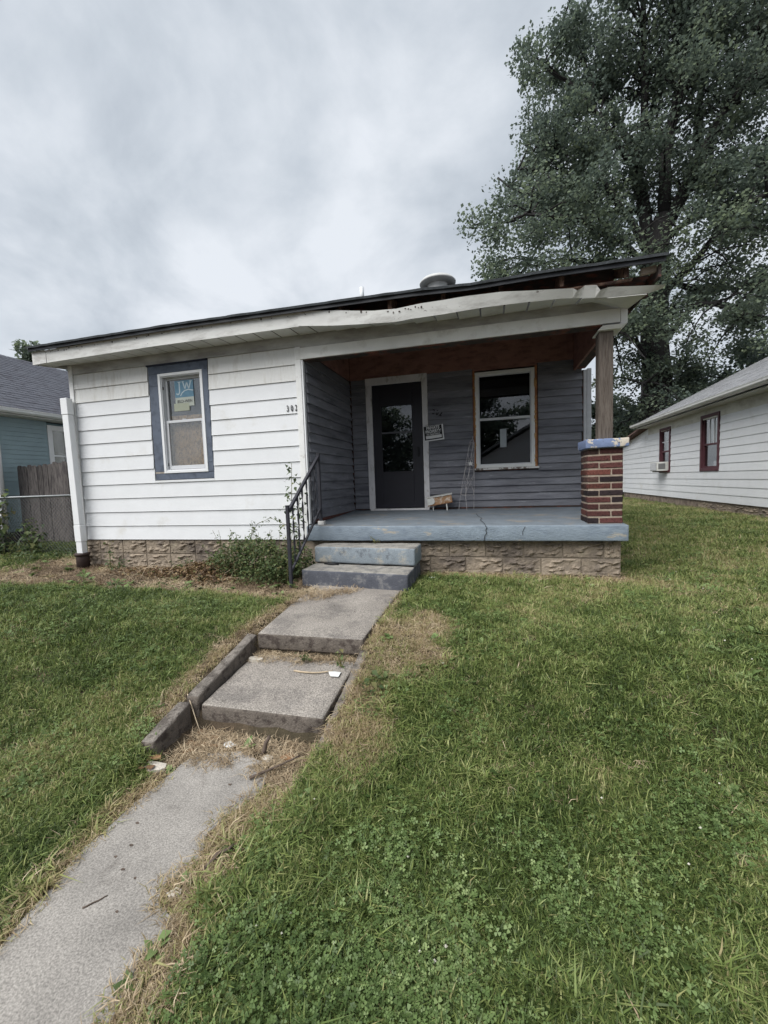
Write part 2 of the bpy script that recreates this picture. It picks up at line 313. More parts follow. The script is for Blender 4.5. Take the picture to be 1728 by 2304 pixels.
# ------------------------------------------------------------------ terrain
def sst(a, b, x):
    t = np.clip((x-a)/(b-a), 0, 1); return t*t*(3-2*t)
def vnoise(x, y, s, seed=0):
    x = np.asarray(x, float)*s + seed*17.13; y = np.asarray(y, float)*s + seed*9.71
    xi = np.floor(x).astype(int); yi = np.floor(y).astype(int); fx = x-xi; fy = y-yi
    def h(a, b):
        n = (a*374761393 + b*668265263 + seed*1442695) & 0x7fffffff
        n = ((n ^ (n >> 13))*1274126177) & 0x7fffffff
        return ((n ^ (n >> 16)) & 0xffff)/65535.0
    u = fx*fx*(3-2*fx); v = fy*fy*(3-2*fy)
    return (h(xi, yi)*(1-u)+h(xi+1, yi)*u)*(1-v) + (h(xi, yi+1)*(1-u)+h(xi+1, yi+1)*u)*v
def fbm(x, y, s, seed=0, o=4):
    r = 0; a = 0.5; t = 0
    for i in range(o): r = r + a*vnoise(x, y, s*2**i, seed+i*3); t += a; a *= 0.55
    return r/t
def lawn_z(x, y):
    z = -0.42 - 0.38*(1-sst(-3.75, -1.6, y)) - 0.05*(1-sst(-6.5, -3.8, y))
    z = z + 0.06*sst(0.5, 6, y) + 0.03*(1-sst(-2.5, 0.5, x))*sst(-2, 0, y)
    z = z - 0.03*sst(6.0, 8.0, x)*(1-sst(0, 3, y))*sst(-3, -1, y)
    return z + 0.02*(fbm(x, y, 0.9, 5, 3)-0.5)
def walk_mask(x, y):
    return (x > 4.19) & (x < 5.09) & (y < -0.6)
def ground_z(x, y):
    x = np.asarray(x, float); y = np.asarray(y, float)
    z = lawn_z(x, y)
    c = np.where(y > -2.12, -0.52, np.where(y > -2.79, -0.70, np.where(y > -3.15, -0.798, -0.7985)))
    c = c + 0.012*(fbm(x, y, 7, 2, 3)-0.5)
    inside = (y < -0.75)
    w = sst(4.10, 4.205, x)*(1-sst(5.07, 5.17, x))*inside
    wr = (1-sst(4.78, 5.35, x))*sst(4.10, 4.22, x)*(y < -3.1)
    w = np.maximum(w, wr)
    return z*(1-w) + np.minimum(c, z)*w
def axis(segs):
    out = []
    for a, b, st in segs: out += list(np.arange(a, b, st))
    out.append(segs[-1][1]); return np.array(out)
gx = axis([(-900, -100, 100), (-100, -20, 10), (-20, -6, 1.0), (-6, 3.6, 0.12), (3.6, 5.6, 0.035), (5.6, 9, 0.09), (9, 15, 0.3), (15, 30, 1.5), (30, 100, 10), (100, 900, 100)])
gy = axis([(-900, -100, 100), (-100, -20, 10), (-20, -6, 1.0), (-6, -4.4, 0.1), (-4.4, 0.2, 0.045), (0.2, 6, 0.15), (6, 30, 1.0), (30, 100, 10), (100, 900, 100)])
GX, GY = np.meshgrid(gx, gy)
GZ = ground_z(GX, GY)
nx, ny = len(gx), len(gy)
co = np.stack([GX, GY, GZ], -1).reshape(-1, 3)
ii = np.arange(nx*ny).reshape(ny, nx)
quads = np.stack([ii[:-1, :-1], ii[:-1, 1:], ii[1:, 1:], ii[1:, :-1]], -1).reshape(-1, 4)
def np_mesh(name, co, faces, m, smooth=False):
    me = bpy.data.meshes.new(name); n = len(co); k = faces.shape[1]; q = len(faces)
    me.vertices.add(n); me.vertices.foreach_set('co', np.ascontiguousarray(co, dtype=np.float32).ravel())
    me.loops.add(q*k); me.loops.foreach_set('vertex_index', np.ascontiguousarray(faces, dtype=np.int32).ravel())
    me.polygons.add(q); me.polygons.foreach_set('loop_start', np.arange(0, q*k, k, dtype=np.int32))
    if smooth: me.polygons.foreach_set('use_smooth', np.ones(q, dtype=bool))
    me.update(calc_edges=True); me.materials.append(m); return me
struct(link('ground', np_mesh('ground', co, quads, SOIL, True)))
# street behind the camera
struct(MB().box(-120, 120, -15.5, -8.6, -1.2, -0.90).build('road', ASPH))
struct(MB().box(-120, 120, -6.9, -5.7, -1.2, -0.845).build('pavement', WALKL))
kerb = MB().box(-120, 120, -8.6, -8.45, -1.2, -0.78).build('kerb', WALKE); struct(kerb)

# ------------------------------------------------------------------ front walk
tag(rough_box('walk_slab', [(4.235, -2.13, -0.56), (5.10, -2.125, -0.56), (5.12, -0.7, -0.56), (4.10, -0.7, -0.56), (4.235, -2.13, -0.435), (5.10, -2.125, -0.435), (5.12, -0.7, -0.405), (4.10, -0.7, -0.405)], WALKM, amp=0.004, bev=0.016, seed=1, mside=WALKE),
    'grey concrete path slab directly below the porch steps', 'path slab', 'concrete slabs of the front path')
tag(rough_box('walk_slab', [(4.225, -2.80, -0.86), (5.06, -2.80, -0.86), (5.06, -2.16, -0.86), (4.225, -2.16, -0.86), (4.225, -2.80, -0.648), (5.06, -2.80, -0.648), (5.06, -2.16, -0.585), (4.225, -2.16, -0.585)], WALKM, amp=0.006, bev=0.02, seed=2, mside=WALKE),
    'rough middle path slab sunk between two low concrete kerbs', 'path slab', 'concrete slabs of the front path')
edge_r = [(4.62, -2.975), (4.78, -3.02), (4.86, -3.10), (4.905, -3.22), (4.88, -3.30), (4.825, -3.40), (4.80, -3.49), (4.835, -3.55), (4.875, -3.62), (4.84, -3.68), (4.80, -3.73), (4.815, -3.79), (4.90, -3.83), (4.955, -3.87), (4.93, -3.92), (4.90, -3.96), (4.925, -4.02), (4.95, -4.10), (4.93, -4.3), (4.95, -4.8), (4.94, -5.7)]
edge_l = [(4.36, -5.7), (4.35, -4.6), (4.40, -4.03), (4.37, -3.85), (4.325, -3.67), (4.335, -3.45), (4.35, -3.25), (4.365, -3.10), (4.42, -3.03)]
lw = MB(); poly = edge_l[::-1][::-1] + edge_r
fine_ = []
for i in range(len(poly)):
    (xa, ya), (xb, yb2) = poly[i], poly[(i+1) % len(poly)]; nseg = max(1, int(math.hypot(xb-xa, yb2-ya)/0.022))
    for t_ in range(nseg):
        u = t_/nseg; px_, py_ = xa+(xb-xa)*u, ya+(yb2-ya)*u
        fine_.append((px_+0.013*mnoise.noise(Vector((px_*22, py_*22, 0.3))), py_+0.013*mnoise.noise(Vector((px_*22, py_*22, 7.3)))))
poly = fine_
lw.prism(poly, 'z', -0.9, -0.788)
tag(lw.build('walk_slab', WALKL, bevel=0.004), 'long pale path slab with ragged right edge nearest the viewer', 'path slab', 'concrete slabs of the front path')
KERBM = mat('weathered_kerb_top', (0.185, 0.165, 0.145), 0.95, 0.25, 12, col2=(0.09, 0.078, 0.068), thr=(0.48, 0.6), pscale=11, bump=0.008, bscale=90, fine=0.35, fscale=110)
def kerb_piece(name, x0, x1, ya, za, yb, zb, lab, seed):
    z0 = -0.95
    o = rough_box(name, [(x0, yb, z0), (x1, yb, z0), (x1, ya, z0), (x0, ya, z0), (x0, yb, zb), (x1, yb, zb), (x1, ya, za), (x0, ya, za)], KERBM, amp=0.009, bev=0.014, seed=seed, mside=WALKE, topn=0.8, freq=14)
    return tag(o, lab, 'kerb', 'sloping kerbs beside the path')
kerb_piece('path_kerb', 4.128, 4.212, -2.09, -0.455, -2.80, -0.598, 'upper sloping kerb on the left of the sunken slab', 4)
kerb_piece('path_kerb', 4.095, 4.182, -2.83, -0.618, -3.14, -0.690, 'short broken kerb end standing lowest at the left of the path', 5)
kerb_piece('path_kerb', 5.075, 5.165, -2.05, -0.500, -3.02, -0.742, 'half buried kerb in dry grass on the right of the path', 6)

# porch steps (two loose blocks, slightly skewed)
def skew_block(name, x0, x1, yfl, yfr, yb, z0, z1, mt, ms, lab, seed):
    return tag(rough_box(name, [(x0, yfl, z0), (x1, yfr, z0), (x1+0.01, yb, z0), (x0+0.01, yb, z0), (x0, yfl, z1), (x1, yfr, z1), (x1+0.01, yb, z1), (x0+0.01, yb, z1)],
                         mt, amp=0.005, bev=0.022, seed=seed, mside=ms, freq=9), lab, 'step', 'concrete porch steps')
skew_block('porch_step', 3.965, 5.215, -0.385, -0.52, -0.115, -0.225, -0.028, STEPTOP, STEPB, 'upper porch step with pale blue painted front', 8)
skew_block('porch_step', 3.955, 5.20, -0.735, -0.865, -0.13, -0.55, -0.238, STEPTOP, STEPG, 'lower porch step with dark stained front and chipped edges', 9)

# ------------------------------------------------------------------ the house
house = thing('house', 'small single storey white house with recessed porch and torn drooping fascia', 'house', (3.7, 0, -0.42))
EXP = 0.2032
front_wall = MB().box(0.03, 3.745, 0.012, 0.14, -0.01, 2.60).build('front_wall', mat('wall_sheathing', (0.16, 0.15, 0.14), 0.9), house)
# cut-out in the wall sheathing is made by the window's recess boards below
def board(parent, m, xa, xb, z0, h=EXP, y=0.0, lip=0.019, axis_='x', name='siding_board'):
    prof = [(y-lip, z0), (y-lip*0.9, z0+0.006), (y-0.003, z0+h+0.006), (y+0.010, z0+h+0.006), (y+0.010, z0+0.012), (y-lip+0.004, z0)]
    return MB().prism(prof, 'x', xa, xb).build(name, m, parent)
bpy.data.objects.remove(front_wall)
fwm = MB().box(0.03, 1.42, 0.012, 0.14, -0.01, 2.60).box(2.36, 3.745, 0.012, 0.14, -0.01, 2.60).box(1.42, 2.36, 0.012, 0.14, -0.01, 0.86).box(1.42, 2.36, 0.012, 0.14, 2.43, 2.60)
front_wall = fwm.build('front_wall', MATS['wall_sheathing'], house)
for k in range(12):
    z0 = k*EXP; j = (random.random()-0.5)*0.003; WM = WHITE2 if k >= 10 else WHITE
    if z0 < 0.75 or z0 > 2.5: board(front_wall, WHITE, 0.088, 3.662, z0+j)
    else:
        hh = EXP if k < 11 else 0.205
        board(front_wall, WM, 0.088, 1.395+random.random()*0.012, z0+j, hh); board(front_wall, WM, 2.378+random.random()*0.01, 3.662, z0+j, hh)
MB().box(1.40, 2.385, -0.020, 0.010, 0.8128, 0.842).build('siding_strip', WHITE, front_wall)
MB().box(0.012, 0.085, -0.028, 0.045, -0.012, 2.58).box(0.012, 0.04, 0.045, 0.1, -0.012, 2.58).build('corner_trim', TRIMW, house, bevel=0.004)
MB().box(3.665, 3.742, -0.026, 0.006, 0.0, 2.44).box(3.722, 3.7415, 0.006, 0.045, 0.19, 2.30).build('corner_trim', TRIMW, house, bevel=0.004)
MB().box(3.7435, 3.766, -0.018, 0.03, 0.2, 2.28).build('corner_trim', VINYL, house, bevel=0.003)
# foundation of rock-face blocks
found = MB().box(0.04, 3.72, 0.020, 0.2, -0.8, -0.012).box(3.72, 7.395, 0.014, 0.2, -0.8, -0.02).box(0.045, 0.2, 0.2, 9, -0.8, -0.02).box(7.22, 7.375, 0.2, 9, -0.8, -0.02).build('foundation', BLOCKJ, house)
def block_mesh(seed, Lx=0.408, H=0.19, D=0.03):
    nx_, nz_ = 18, 11; vs = []; fs = []
    rnd = random.Random(seed)
    cells = [(rnd.random()*Lx, rnd.random()*H, rnd.uniform(0.016, 0.042), rnd.uniform(0.03, 0.055)) for _ in range(14)]
    for j in range(nz_+1):
        for i in range(nx_+1):
            x = Lx*i/nx_; z = H*j/nz_
            ed = min(x, Lx-x, z, H-z); t = min(1, ed/0.03)
            d = 0.0
            for (cx_, cz_, a, w) in cells:
                q = abs(x-cx_)/(w*1.35) + (abs(z-cz_)/(w*0.8) if z > cz_ else abs(z-cz_)/(w*0.3)); d = max(d, a*max(0, 1-q))
            d += 0.006*mnoise.noise(Vector((x*30+seed, z*45, seed)))
            inner = 0 < i < nx_ and 0 < j < nz_
            vs.append((x + (rnd.uniform(-1, 1)*0.006 if inner else 0), -(0.004 + t*d*1.15), z + (rnd.uniform(-1, 1)*0.004 if inner else 0)))
    for j in range(nz_):
        for i in range(nx_):
            a = j*(nx_+1)+i; fs.append((a, a+1, a+nx_+2, a+nx_+1))
    mb = MB(); mb.add(vs, fs)
    b = [(0, 0, 0), (Lx, 0, 0), (Lx, 0, H), (0, 0, H)]; c = [(0, D, 0), (Lx, D, 0), (Lx, D, H), (0, D, H)]
    i0 = [0, nx_, (nz_+1)*(nx_+1)-1, nz_*(nx_+1)]
    mb.add([vs[k] for k in i0] + c, [(0, 1, 5, 4), (1, 2, 6, 5), (2, 3, 7, 6), (3, 0, 4, 7), (4, 5, 6, 7)])
    return mb.mesh('concrete_block', BLOCKM)
BLK = [block_mesh(k) for k in range(6)]; BLKH = [block_mesh(20+k, 0.198) for k in range(2)]
def block_row(x0, x1, zb, y, first=None, dz=0.0):
    x = x0
    if first: 
        o = link('concrete_block', random.choice(BLKH if first > 0.12 else BLKH), found, (x, y, zb)); o.scale = (first/0.208, 1, 1); x += first
    while x < x1-0.06:
        w = min(0.42, x1-x)
        o = link('concrete_block', random.choice(BLK), found, (x, y, zb+random.uniform(-.003, .003))); o.scale = ((w-0.012)/0.408, 1, 1); x += 0.42
block_row(3.85, 7.40, -0.203, 0.005, 0.44); block_row(3.85, 7.40, -0.408, 0.003, 0.21); block_row(3.85, 7.40, -0.613, 0.005, 0.44)
block_row(0.05, 3.70, -0.205, 0.012, 0.25); block_row(0.05, 3.70, -0.41, 0.010, 0.04+0.42*0.5); block_row(0.05, 3.70, -0.615, 0.012, 0.25)

# porch slab
sl = rough_box('porch_slab', [(3.745, -0.10, -0.008), (7.442, -0.10, -0.008), (7.442, 1.80, -0.008), (3.745, 1.80, -0.008), (3.745, -0.10, 0.182), (7.442, -0.10, 0.168), (7.442, 1.80, 0.236), (3.745, 1.80, 0.240)], SLABTOP, house, amp=0.003, bev=0.014, seed=12, mside=SLABM, freq=8, topn=0.85)
def crack(pts, w, name='crack'):
    mb = MB()
    for (a, b) in zip(pts[:-1], pts[1:]):
        a = Vector(a); b = Vector(b); d = (b-a).normalized(); n = Vector((d.z, 0, -d.x)) if abs(d.y) < 0.5 else Vector((1, 0, 0))
        mb.add([a-n*w, a+n*w, b+n*w*0.8, b-n*w*0.8], [(0, 1, 2, 3)])
    return mb
CRK = mat('crack_shadow', (0.02, 0.02, 0.022), 1.0)
cpts = [(5.965, -0.1065, 0.174), (5.985, -0.1065, 0.15), (5.97, -0.1065, 0.12), (5.982, -0.1065, 0.09), (5.958, -0.1065, 0.055), (5.955, -0.1065, 0.0)]
crack(cpts, 0.004).build('crack', CRK, sl)
ctop = [(5.965, -0.105, 0.1845), (5.94, 0.10, 0.190), (5.90, 0.32, 0.197), (5.915, 0.5, 0.203), (5.86, 0.75, 0.211), (5.83, 1.0, 0.219)]
crack(ctop, 0.004).build('crack', CRK, sl)
crack([(6.40, -0.1065, 0.16), (6.385, -0.1065, 0.13), (6.37, -0.1065, 0.10), (6.372, -0.1065, 0.06)], 0.0025).build('crack', CRK, sl)

# beam, frieze, post cap
MB().box(3.676, 7.366, -0.030, 0.12, 2.283, 2.424).build('porch_beam', mat('rough_white_beam', (0.70, 0.70, 0.68), 0.7, 0.05, 5, col2=(0.55, 0.54, 0.51), thr=(0.55, 0.7), pscale=4, bump=0.002, bscale=90), house, bevel=0.004)
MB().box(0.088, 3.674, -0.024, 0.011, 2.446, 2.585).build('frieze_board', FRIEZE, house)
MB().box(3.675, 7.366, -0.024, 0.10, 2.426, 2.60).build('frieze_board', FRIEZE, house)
MB().box(7.367, 7.432, -0.036, 0.12, 2.262, 2.56).build('corner_trim', TRIMW, house, bevel=0.004)
MB().hexa([(7.15, -0.02, 2.222), (7.38, -0.02, 2.222), (7.40, 0.24, 2.222), (7.15, 0.24, 2.222), (7.195, -0.045, 2.262), (7.425, -0.045, 2.262), (7.425, 0.24, 2.262), (7.195, 0.24, 2.262)]).build('post_cap', TRIMW, house, bevel=0.004)
MB().box(3.70, 7.20, -0.012, 0.118, 2.270, 2.2825).build('beam_edge', DARKWOOD, house)
MB().box(7.172, 7.315, 0.02, 0.163, 1.085, 2.222).build('porch_post', POSTW, house, bevel=0.006)
# side beam and porch interior upper band
YB = 1.79
MB().box(7.24, 7.27, 0.165, YB-0.012, 2.24, 2.84).build('side_beam', PLY, house)
MB().box(7.275, 7.40, 0.125, YB, 2.26, 2.62).build('side_beam', DARKWOOD, house)
band = MB().box(3.79, 7.24, YB-0.020, YB+0.002, 2.405, 2.86).build('plywood_panel', PLY, house)
for xa, xb in ((3.79, 4.23), (4.236, 4.70), (4.706, 5.92), (5.926, 7.14), (7.146, 7.239)):
    MB().box(xa, xb, YB-0.028, YB-0.0215, 2.407+random.uniform(-.004, .004), 2.84).build('plywood_sheet', PLY, band)
MB().box(3.771, 3.785, 0.13, YB-0.03, 2.405, 2.86).build('plywood_panel', PLY, house)
MB().box(3.66, 7.40, 0.125, YB+0.1, 2.862, 2.88).build('porch_ceiling', PLY, house)
# porch back wall and clapboards
D0, D1, W0, W1 = 4.055, 5.076, 5.795, 6.738
CE = 0.1085
bw = MB().box(3.70, D0, YB+0.012, YB+0.12, 0.2, 2.86).box(D1, W0, YB+0.012, YB+0.12, 0.2, 2.86).box(W1, 7.36, YB+0.012, YB+0.12, 0.2, 2.86).box(W0, W1, YB+0.012, YB+0.12, 0.2, 0.84).box(W0, W1, YB+0.012, YB+0.12, 2.37, 2.86).box(D0, D1, YB+0.012, YB+0.12, 2.38, 2.86).build('porch_back_wall', DARKWOOD, house)
nb = 20
def clap(parent, xa, xb, k):
    z0 = 0.262 + k*CE + random.uniform(-0.004, 0.004); t = random.uniform(-0.003, 0.003)
    prof = [(YB-0.027+t, z0), (YB-0.001, z0+CE+0.002), (YB+0.008, z0+CE+0.01), (YB+0.006, z0)]
    mb = MB(); n = max(1, int((xb-xa)/0.35)); 
    # gently uneven lower edge
    for i in range(n):
        a = xa+(xb-xa)*i/n; b = xa+(xb-xa)*(i+1)/n
        wa = 0.0025*math.sin(a*5+k*2.1); wb = 0.0025*math.sin(b*5+k*2.1)
        vs = []
        for (x, w) in ((a, wa), (b, wb)):
            vs += [(x, prof[0][0]-abs(w), prof[0][1]+w), (x, prof[1][0], prof[1][1]), (x, prof[2][0], prof[2][1]), (x, prof[3][0], prof[3][1]+w)]
        fs = [(0, 4, 5, 1), (1, 5, 6, 2), (3, 2, 6, 7), (0, 3, 7, 4)]
        if i == 0: fs.append((0, 1, 2, 3))
        if i == n-1: fs.append((4, 7, 6, 5))
        mb.add(vs, fs)
    return mb.build('clapboard', CLAP, parent)
for k in range(nb):
    z0 = 0.262+k*CE
    clap(bw, 3.80, D0-0.004, k)
    if z0 < 0.76 or z0 > 2.40: clap(bw, D1+0.004, 7.36+random.uniform(-.01, .006), k)
    else:
        clap(bw, D1+0.004, W0-0.01, k); clap(bw, W1+0.01, 7.36+random.uniform(-.012, .008), k)
MB().box(D1, 7.36, YB-0.03, YB+0.01, 0.236, 0.258).build('sill_board', DARKWOOD, bw)
MB().box(7.362, 7.375, YB-0.012, YB+0.1, 0.24, 2.24).build('corner_board', DARKWOOD, house)
# white side flashing seen behind the post
MB().box(7.38, 7.425, YB+0.005, YB+0.06, 1.0, 2.245).box(7.43, 7.49, YB+0.012, YB+0.05, 1.0, 2.262).build('corner_flashing', mat('bare_metal_flashing', (0.56, 0.57, 0.60), 0.45, 0.08, 10), house, bevel=0.004)
# porch side wall (faces +X)
sw = MB().box(3.70, 3.757, 0.13, YB+0.01, 0.19, 2.86).build('porch_side_wall', DARKWOOD, house)
CS = 0.1085*1.16
for k in range(18):
    z0 = 0.25+k*CS + random.uniform(-.003, .003)
    if z0+CS > 2.45: break
    zt = min(z0+CS+0.008, 2.405)
    prof = [(3.795, z0), (3.766, zt), (3.755, zt), (3.756, z0)]
    MB().prism(prof, 'y', 0.048, YB-0.016).build('clapboard', CLAP, sw)
MB().box(3.7575, 3.775, 0.034, YB-0.02, 0.205, 0.252).build('sill_board', mat('red_brown_rot_wood', (0.13, 0.055, 0.045), 0.9, 0.3, 20), sw)

# rest of the house shell, roof
MB().box(0.045, 0.14, 0.14, 9, -0.01, 2.62).build('side_wall', WHITE, house)
MB().box(7.25, 7.36, YB+0.125, 9, -0.01, 2.9).build('side_wall', WHITE, house)
MB().box(0.045, 7.36, 9.002, 9.1, -0.5, 2.7).build('rear_wall', WHITE, house)
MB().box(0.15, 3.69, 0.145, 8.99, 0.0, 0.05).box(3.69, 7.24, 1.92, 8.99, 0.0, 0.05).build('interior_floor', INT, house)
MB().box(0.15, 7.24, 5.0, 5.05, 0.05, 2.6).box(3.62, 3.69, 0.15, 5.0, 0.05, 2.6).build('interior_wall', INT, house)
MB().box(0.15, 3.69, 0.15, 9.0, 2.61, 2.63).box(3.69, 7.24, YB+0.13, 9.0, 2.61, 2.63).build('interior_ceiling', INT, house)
SL = 0.4167; EY = -0.37; RY = 4.4; EZ = 2.775
XL_, XR_ = -0.235, 7.648
# eave line sags gently along X
def eave_dz(x):
    return float(np.interp(x, [-0.3, 0.5, 2.2, 4.4, 5.3, 5.86, 6.56, 7.65], [-0.003, 0.0, 0.010, -0.010, -0.020, -0.044, -0.030, -0.036]))
def roof_sheet(y0, y1, off, thick, m, name, parent, xs, jag=0.0):
    vs = []; 
    for x in xs:
        dz = eave_dz(x)*max(0, 1-(0.5*(y0+y1)-EY)/3)
        jx = jag*(random.random()-0.5)
        def Z(y): 
            f = max(0, 1-(y-EY)/3.0)
            return EZ + eave_dz(x)*f + SL*(min(y, 2*RY-y)-EY) + off
        vs += [(x, y0+jx, Z(y0)-thick), (x, y0+jx, Z(y0)), (x, y1, Z(y1)), (x, y1, Z(y1)-thick)]
    fs = []
    n = len(xs)
    for i in range(n-1):
        a = 4*i; b = a+4
        fs += [(a, b, b+1, a+1), (a+1, b+1, b+2, a+2), (a+2, b+2, b+3, a+3), (a+3, b+3, b, a)]
    fs += [(0, 1, 2, 3), (4*n-1, 4*n-2, 4*n-3, 4*n-4)]
    return MB().add(vs, fs)
xs = list(np.linspace(XL_, XR_, 40))
rf = roof_sheet(EY, RY, -0.030, 0.030, DARKWOOD, 'roof', house, xs)
rb = roof_sheet(RY+0.001, 2*RY-EY, -0.030, 0.030, DARKWOOD, 'roof', house, xs); rf.add(rb.v, rb.f)
roof = rf.build('roof', mat('roof_deck_wood', (0.07, 0.05, 0.04), 0.9, 0.25, 6, stretch=(1, 4, 1)), house)
# shingle courses: one stepped mesh, tabs cut irregularly along the eave
sh = MB()
y = EY-0.035; c = 0
while y < RY:
    a = roof_sheet(y, y+0.15, 0.010, 0.026 if c == 0 else 0.012, ROOFM, '', None, list(np.linspace(XL_-0.02, XR_+0.012, 80 if c == 0 else 40)), 0.012)
    # tilt each course a little proud at its lower edge
    a.v = [(p[0], p[1], p[2] + (0.006 if i % 4 in (0, 1) else 0.0)) for i, p in enumerate(a.v)]
    sh.add(a.v, a.f); y += 0.14; c += 1
a = roof_sheet(RY+0.01, 2*RY-EY+0.02, 0.012, 0.012, ROOFM, '', None, xs); sh.add(a.v, a.f)
stuff(sh.build('shingles', ROOFM, roof))
# gable ends
for xg in (0.05, 7.28):
    MB().prism([(0.125 if xg < 1 else YB+0.12, 2.6), (9.0, 2.6), (9.0, 2.78), (RY, EZ+SL*(RY-EY)-0.075), (0.125 if xg < 1 else YB+0.12, EZ+SL*(0.125-EY)-0.075 if xg < 1 else EZ+SL*(YB+0.12-EY)-0.075)], 'x', xg, xg+0.08).build('gable_wall', WHITE, house)
# rafter tails exposed at the right, sub boards, dark boards standing for attic shade
RAFT = mat('rafter_end_wood', (0.17, 0.105, 0.075), 0.85, 0.25, 22, col2=(0.06, 0.035, 0.03), thr=(0.45, 0.58), pscale=18)
for x in (0.2, 0.8, 1.4, 2.0, 2.6, 3.2, 3.8, 4.38, 4.976, 5.57, 6.169, 6.759, 7.342):
    top0 = EZ+eave_dz(x)-0.066; h = 0.088
    MB().hexa([(x-0.021, -0.30, top0-h+0.02), (x+0.021, -0.30, top0-h+0.02), (x+0.021, 1.0, top0+SL*1.37-h), (x-0.021, 1.0, top0+SL*1.37-h),
               (x-0.021, -0.30, top0+SL*0.07), (x+0.021, -0.30, top0+SL*0.07), (x+0.021, 1.0, top0+SL*1.37-0.002), (x-0.021, 1.0, top0+SL*1.37-0.002)]).build('rafter', RAFT, roof)
MB().box(0.1, 7.30, 0.015, 0.04, 2.60, 2.86).build('attic_shade_board', DARKWOOD, roof)  # added dark board, its colour stands for the unlit attic behind the gap
MB().hexa([(6.30, -0.30, 2.565), (7.40, -0.28, 2.590), (7.40, -0.24, 2.590), (6.30, -0.26, 2.565), (6.30, -0.30, 2.578), (7.40, -0.28, 2.606), (7.40, -0.24, 2.606), (6.30, -0.26, 2.578)]).build('loose_batten', RAFT, roof)
MB().hexa([(7.47, -0.30, 2.615), (7.60, -0.30, 2.628), (7.60, -0.26, 2.628), (7.47, -0.26, 2.615), (7.47, -0.30, 2.672), (7.60, -0.30, 2.688), (7.60, -0.26, 2.688), (7.47, -0.26, 2.672)]).build('loose_batten', mat('pale_scrap_wood', (0.25, 0.205, 0.165), 0.85, 0.2, 30), roof)
MB().box(7.605, 7.63, -0.33, 2.0, 2.56, 2.675).build('barge_board', DARKWOOD, roof)
MB().hexa([(7.25, -0.02, 2.50), (7.62, -0.02, 2.50), (7.62, 0.02, 2.50), (7.25, 0.02, 2.50), (7.25, -0.02, 2.70), (7.62, -0.02, 2.72), (7.62, 0.02, 2.72), (7.25, 0.02, 2.70)]).build('attic_shade_board', DARKWOOD, roof)  # second added dark board, attic shade at the right end of the gap
# drip edge strip
de = MB()
for i in range(len(xs)-1):
    a, b = xs[i], xs[i+1]; za, zb = EZ+eave_dz(a), EZ+eave_dz(b)
    de.hexa([(a, EY-0.012, za-0.062), (b, EY-0.012, zb-0.062), (b, EY-0.001, zb-0.062), (a, EY-0.001, za-0.062), (a, EY-0.012, za-0.004), (b, EY-0.012, zb-0.004), (b, EY-0.001, zb-0.004), (a, EY-0.001, za-0.004)])
de.build('drip_edge', mat('black_drip_edge', (0.03, 0.032, 0.038), 0.5, 0.2, 8), roof)

# fascia: metal cover, straight at the left, peeling and sagging at the right
FT = [(-0.22, 2.712), (0.0, 2.716), (1.86, 2.738), (3.05, 2.735), (3.88, 2.731)]
FB = [(-0.17, 2.537), (0.0, 2.545), (1.84, 2.566), (3.05, 2.562), (3.88, 2.561)]
FT2 = [(3.885, 2.735), (4.375, 2.675), (4.807, 2.610), (5.062, 2.596), (5.357, 2.613), (5.533, 2.614), (5.833, 2.616), (6.164, 2.607), (6.56, 2.567), (6.86, 2.538), (6.90, 2.495), (6.93, 2.553), (7.06, 2.540), (7.09, 2.487), (7.165, 2.507), (7.64, 2.457)]
FB2 = [(3.885, 2.565), (4.367, 2.511), (4.611, 2.494), (5.035, 2.465), (5.218, 2.474), (5.616, 2.480), (5.998, 2.492), (6.363, 2.488), (6.559, 2.485), (6.77, 2.474), (7.177, 2.430), (7.53, 2.420), (7.64, 2.447)]
def strip(ft, fb, x0, x1, yf, n, name, m, thick=0.006, yw=0.0):
    X = np.linspace(x0, x1, n); vs = []; fs = []
    fx, fz = zip(*ft); bx_, bz = zip(*fb)
    for i, x in enumerate(X):
        zt = float(np.interp(x, fx, fz)); zb = float(np.interp(x, bx_, bz)); zt = max(zt, zb+0.006)
        w = yw*math.sin(x*7.1)*0.5 + yw*math.sin(x*13.7+1)*0.5
        yb_ = yf + w*0.5; yt = yf + w - (0.0 if x < 4 else min(0.05, (x-4)*0.02))
        vs += [(x, yb_, zb), (x, yt, zt), (x, yt+thick, zt), (x, yb_+thick, zb)]
    for i in range(n-1):
        a = 4*i; b = a+4; fs += [(a, b, b+1, a+1), (a+1, b+1, b+2, a+2), (a+2, b+2, b+3, a+3), (a+3, b+3, b, a)]
    fs += [(0, 1, 2, 3), (4*n-1, 4*n-2, 4*n-3, 4*n-4)]
    return MB().add(vs, fs)
strip(FT, FB, 0.03, 1.18, -0.335, 6, 'fascia', GRIMY).build('fascia', GRIMY, house)
strip([(x, z+0.003) for x, z in FT], FB, 1.17, 3.89, -0.3365, 12, 'fascia', GRIMY).build('fascia', GRIMY, house)
strip(FT, FB, -0.225, 0.026, -0.339, 4, 'fascia', GRIMY).build('fascia', GRIMY, house)
fo = strip(FT2, FB2, 3.886, 7.64, -0.341, 110, 'fascia', GRIMY, 0.004, 0.004).build('fascia', GRIMY, house); fo['label'] = 'wavy torn fascia strip hanging loose under the roof edge'
# end return of the eave at the left corner
MB().hexa([(-0.222, -0.335, 2.539), (-0.214, -0.335, 2.539), (-0.03, 0.2, 2.560), (-0.038, 0.2, 2.560), (-0.232, -0.335, 2.712), (-0.224, -0.335, 2.712), (-0.03, 0.2, 2.93), (-0.038, 0.2, 2.93)]).build('fascia', GRIMY, house)
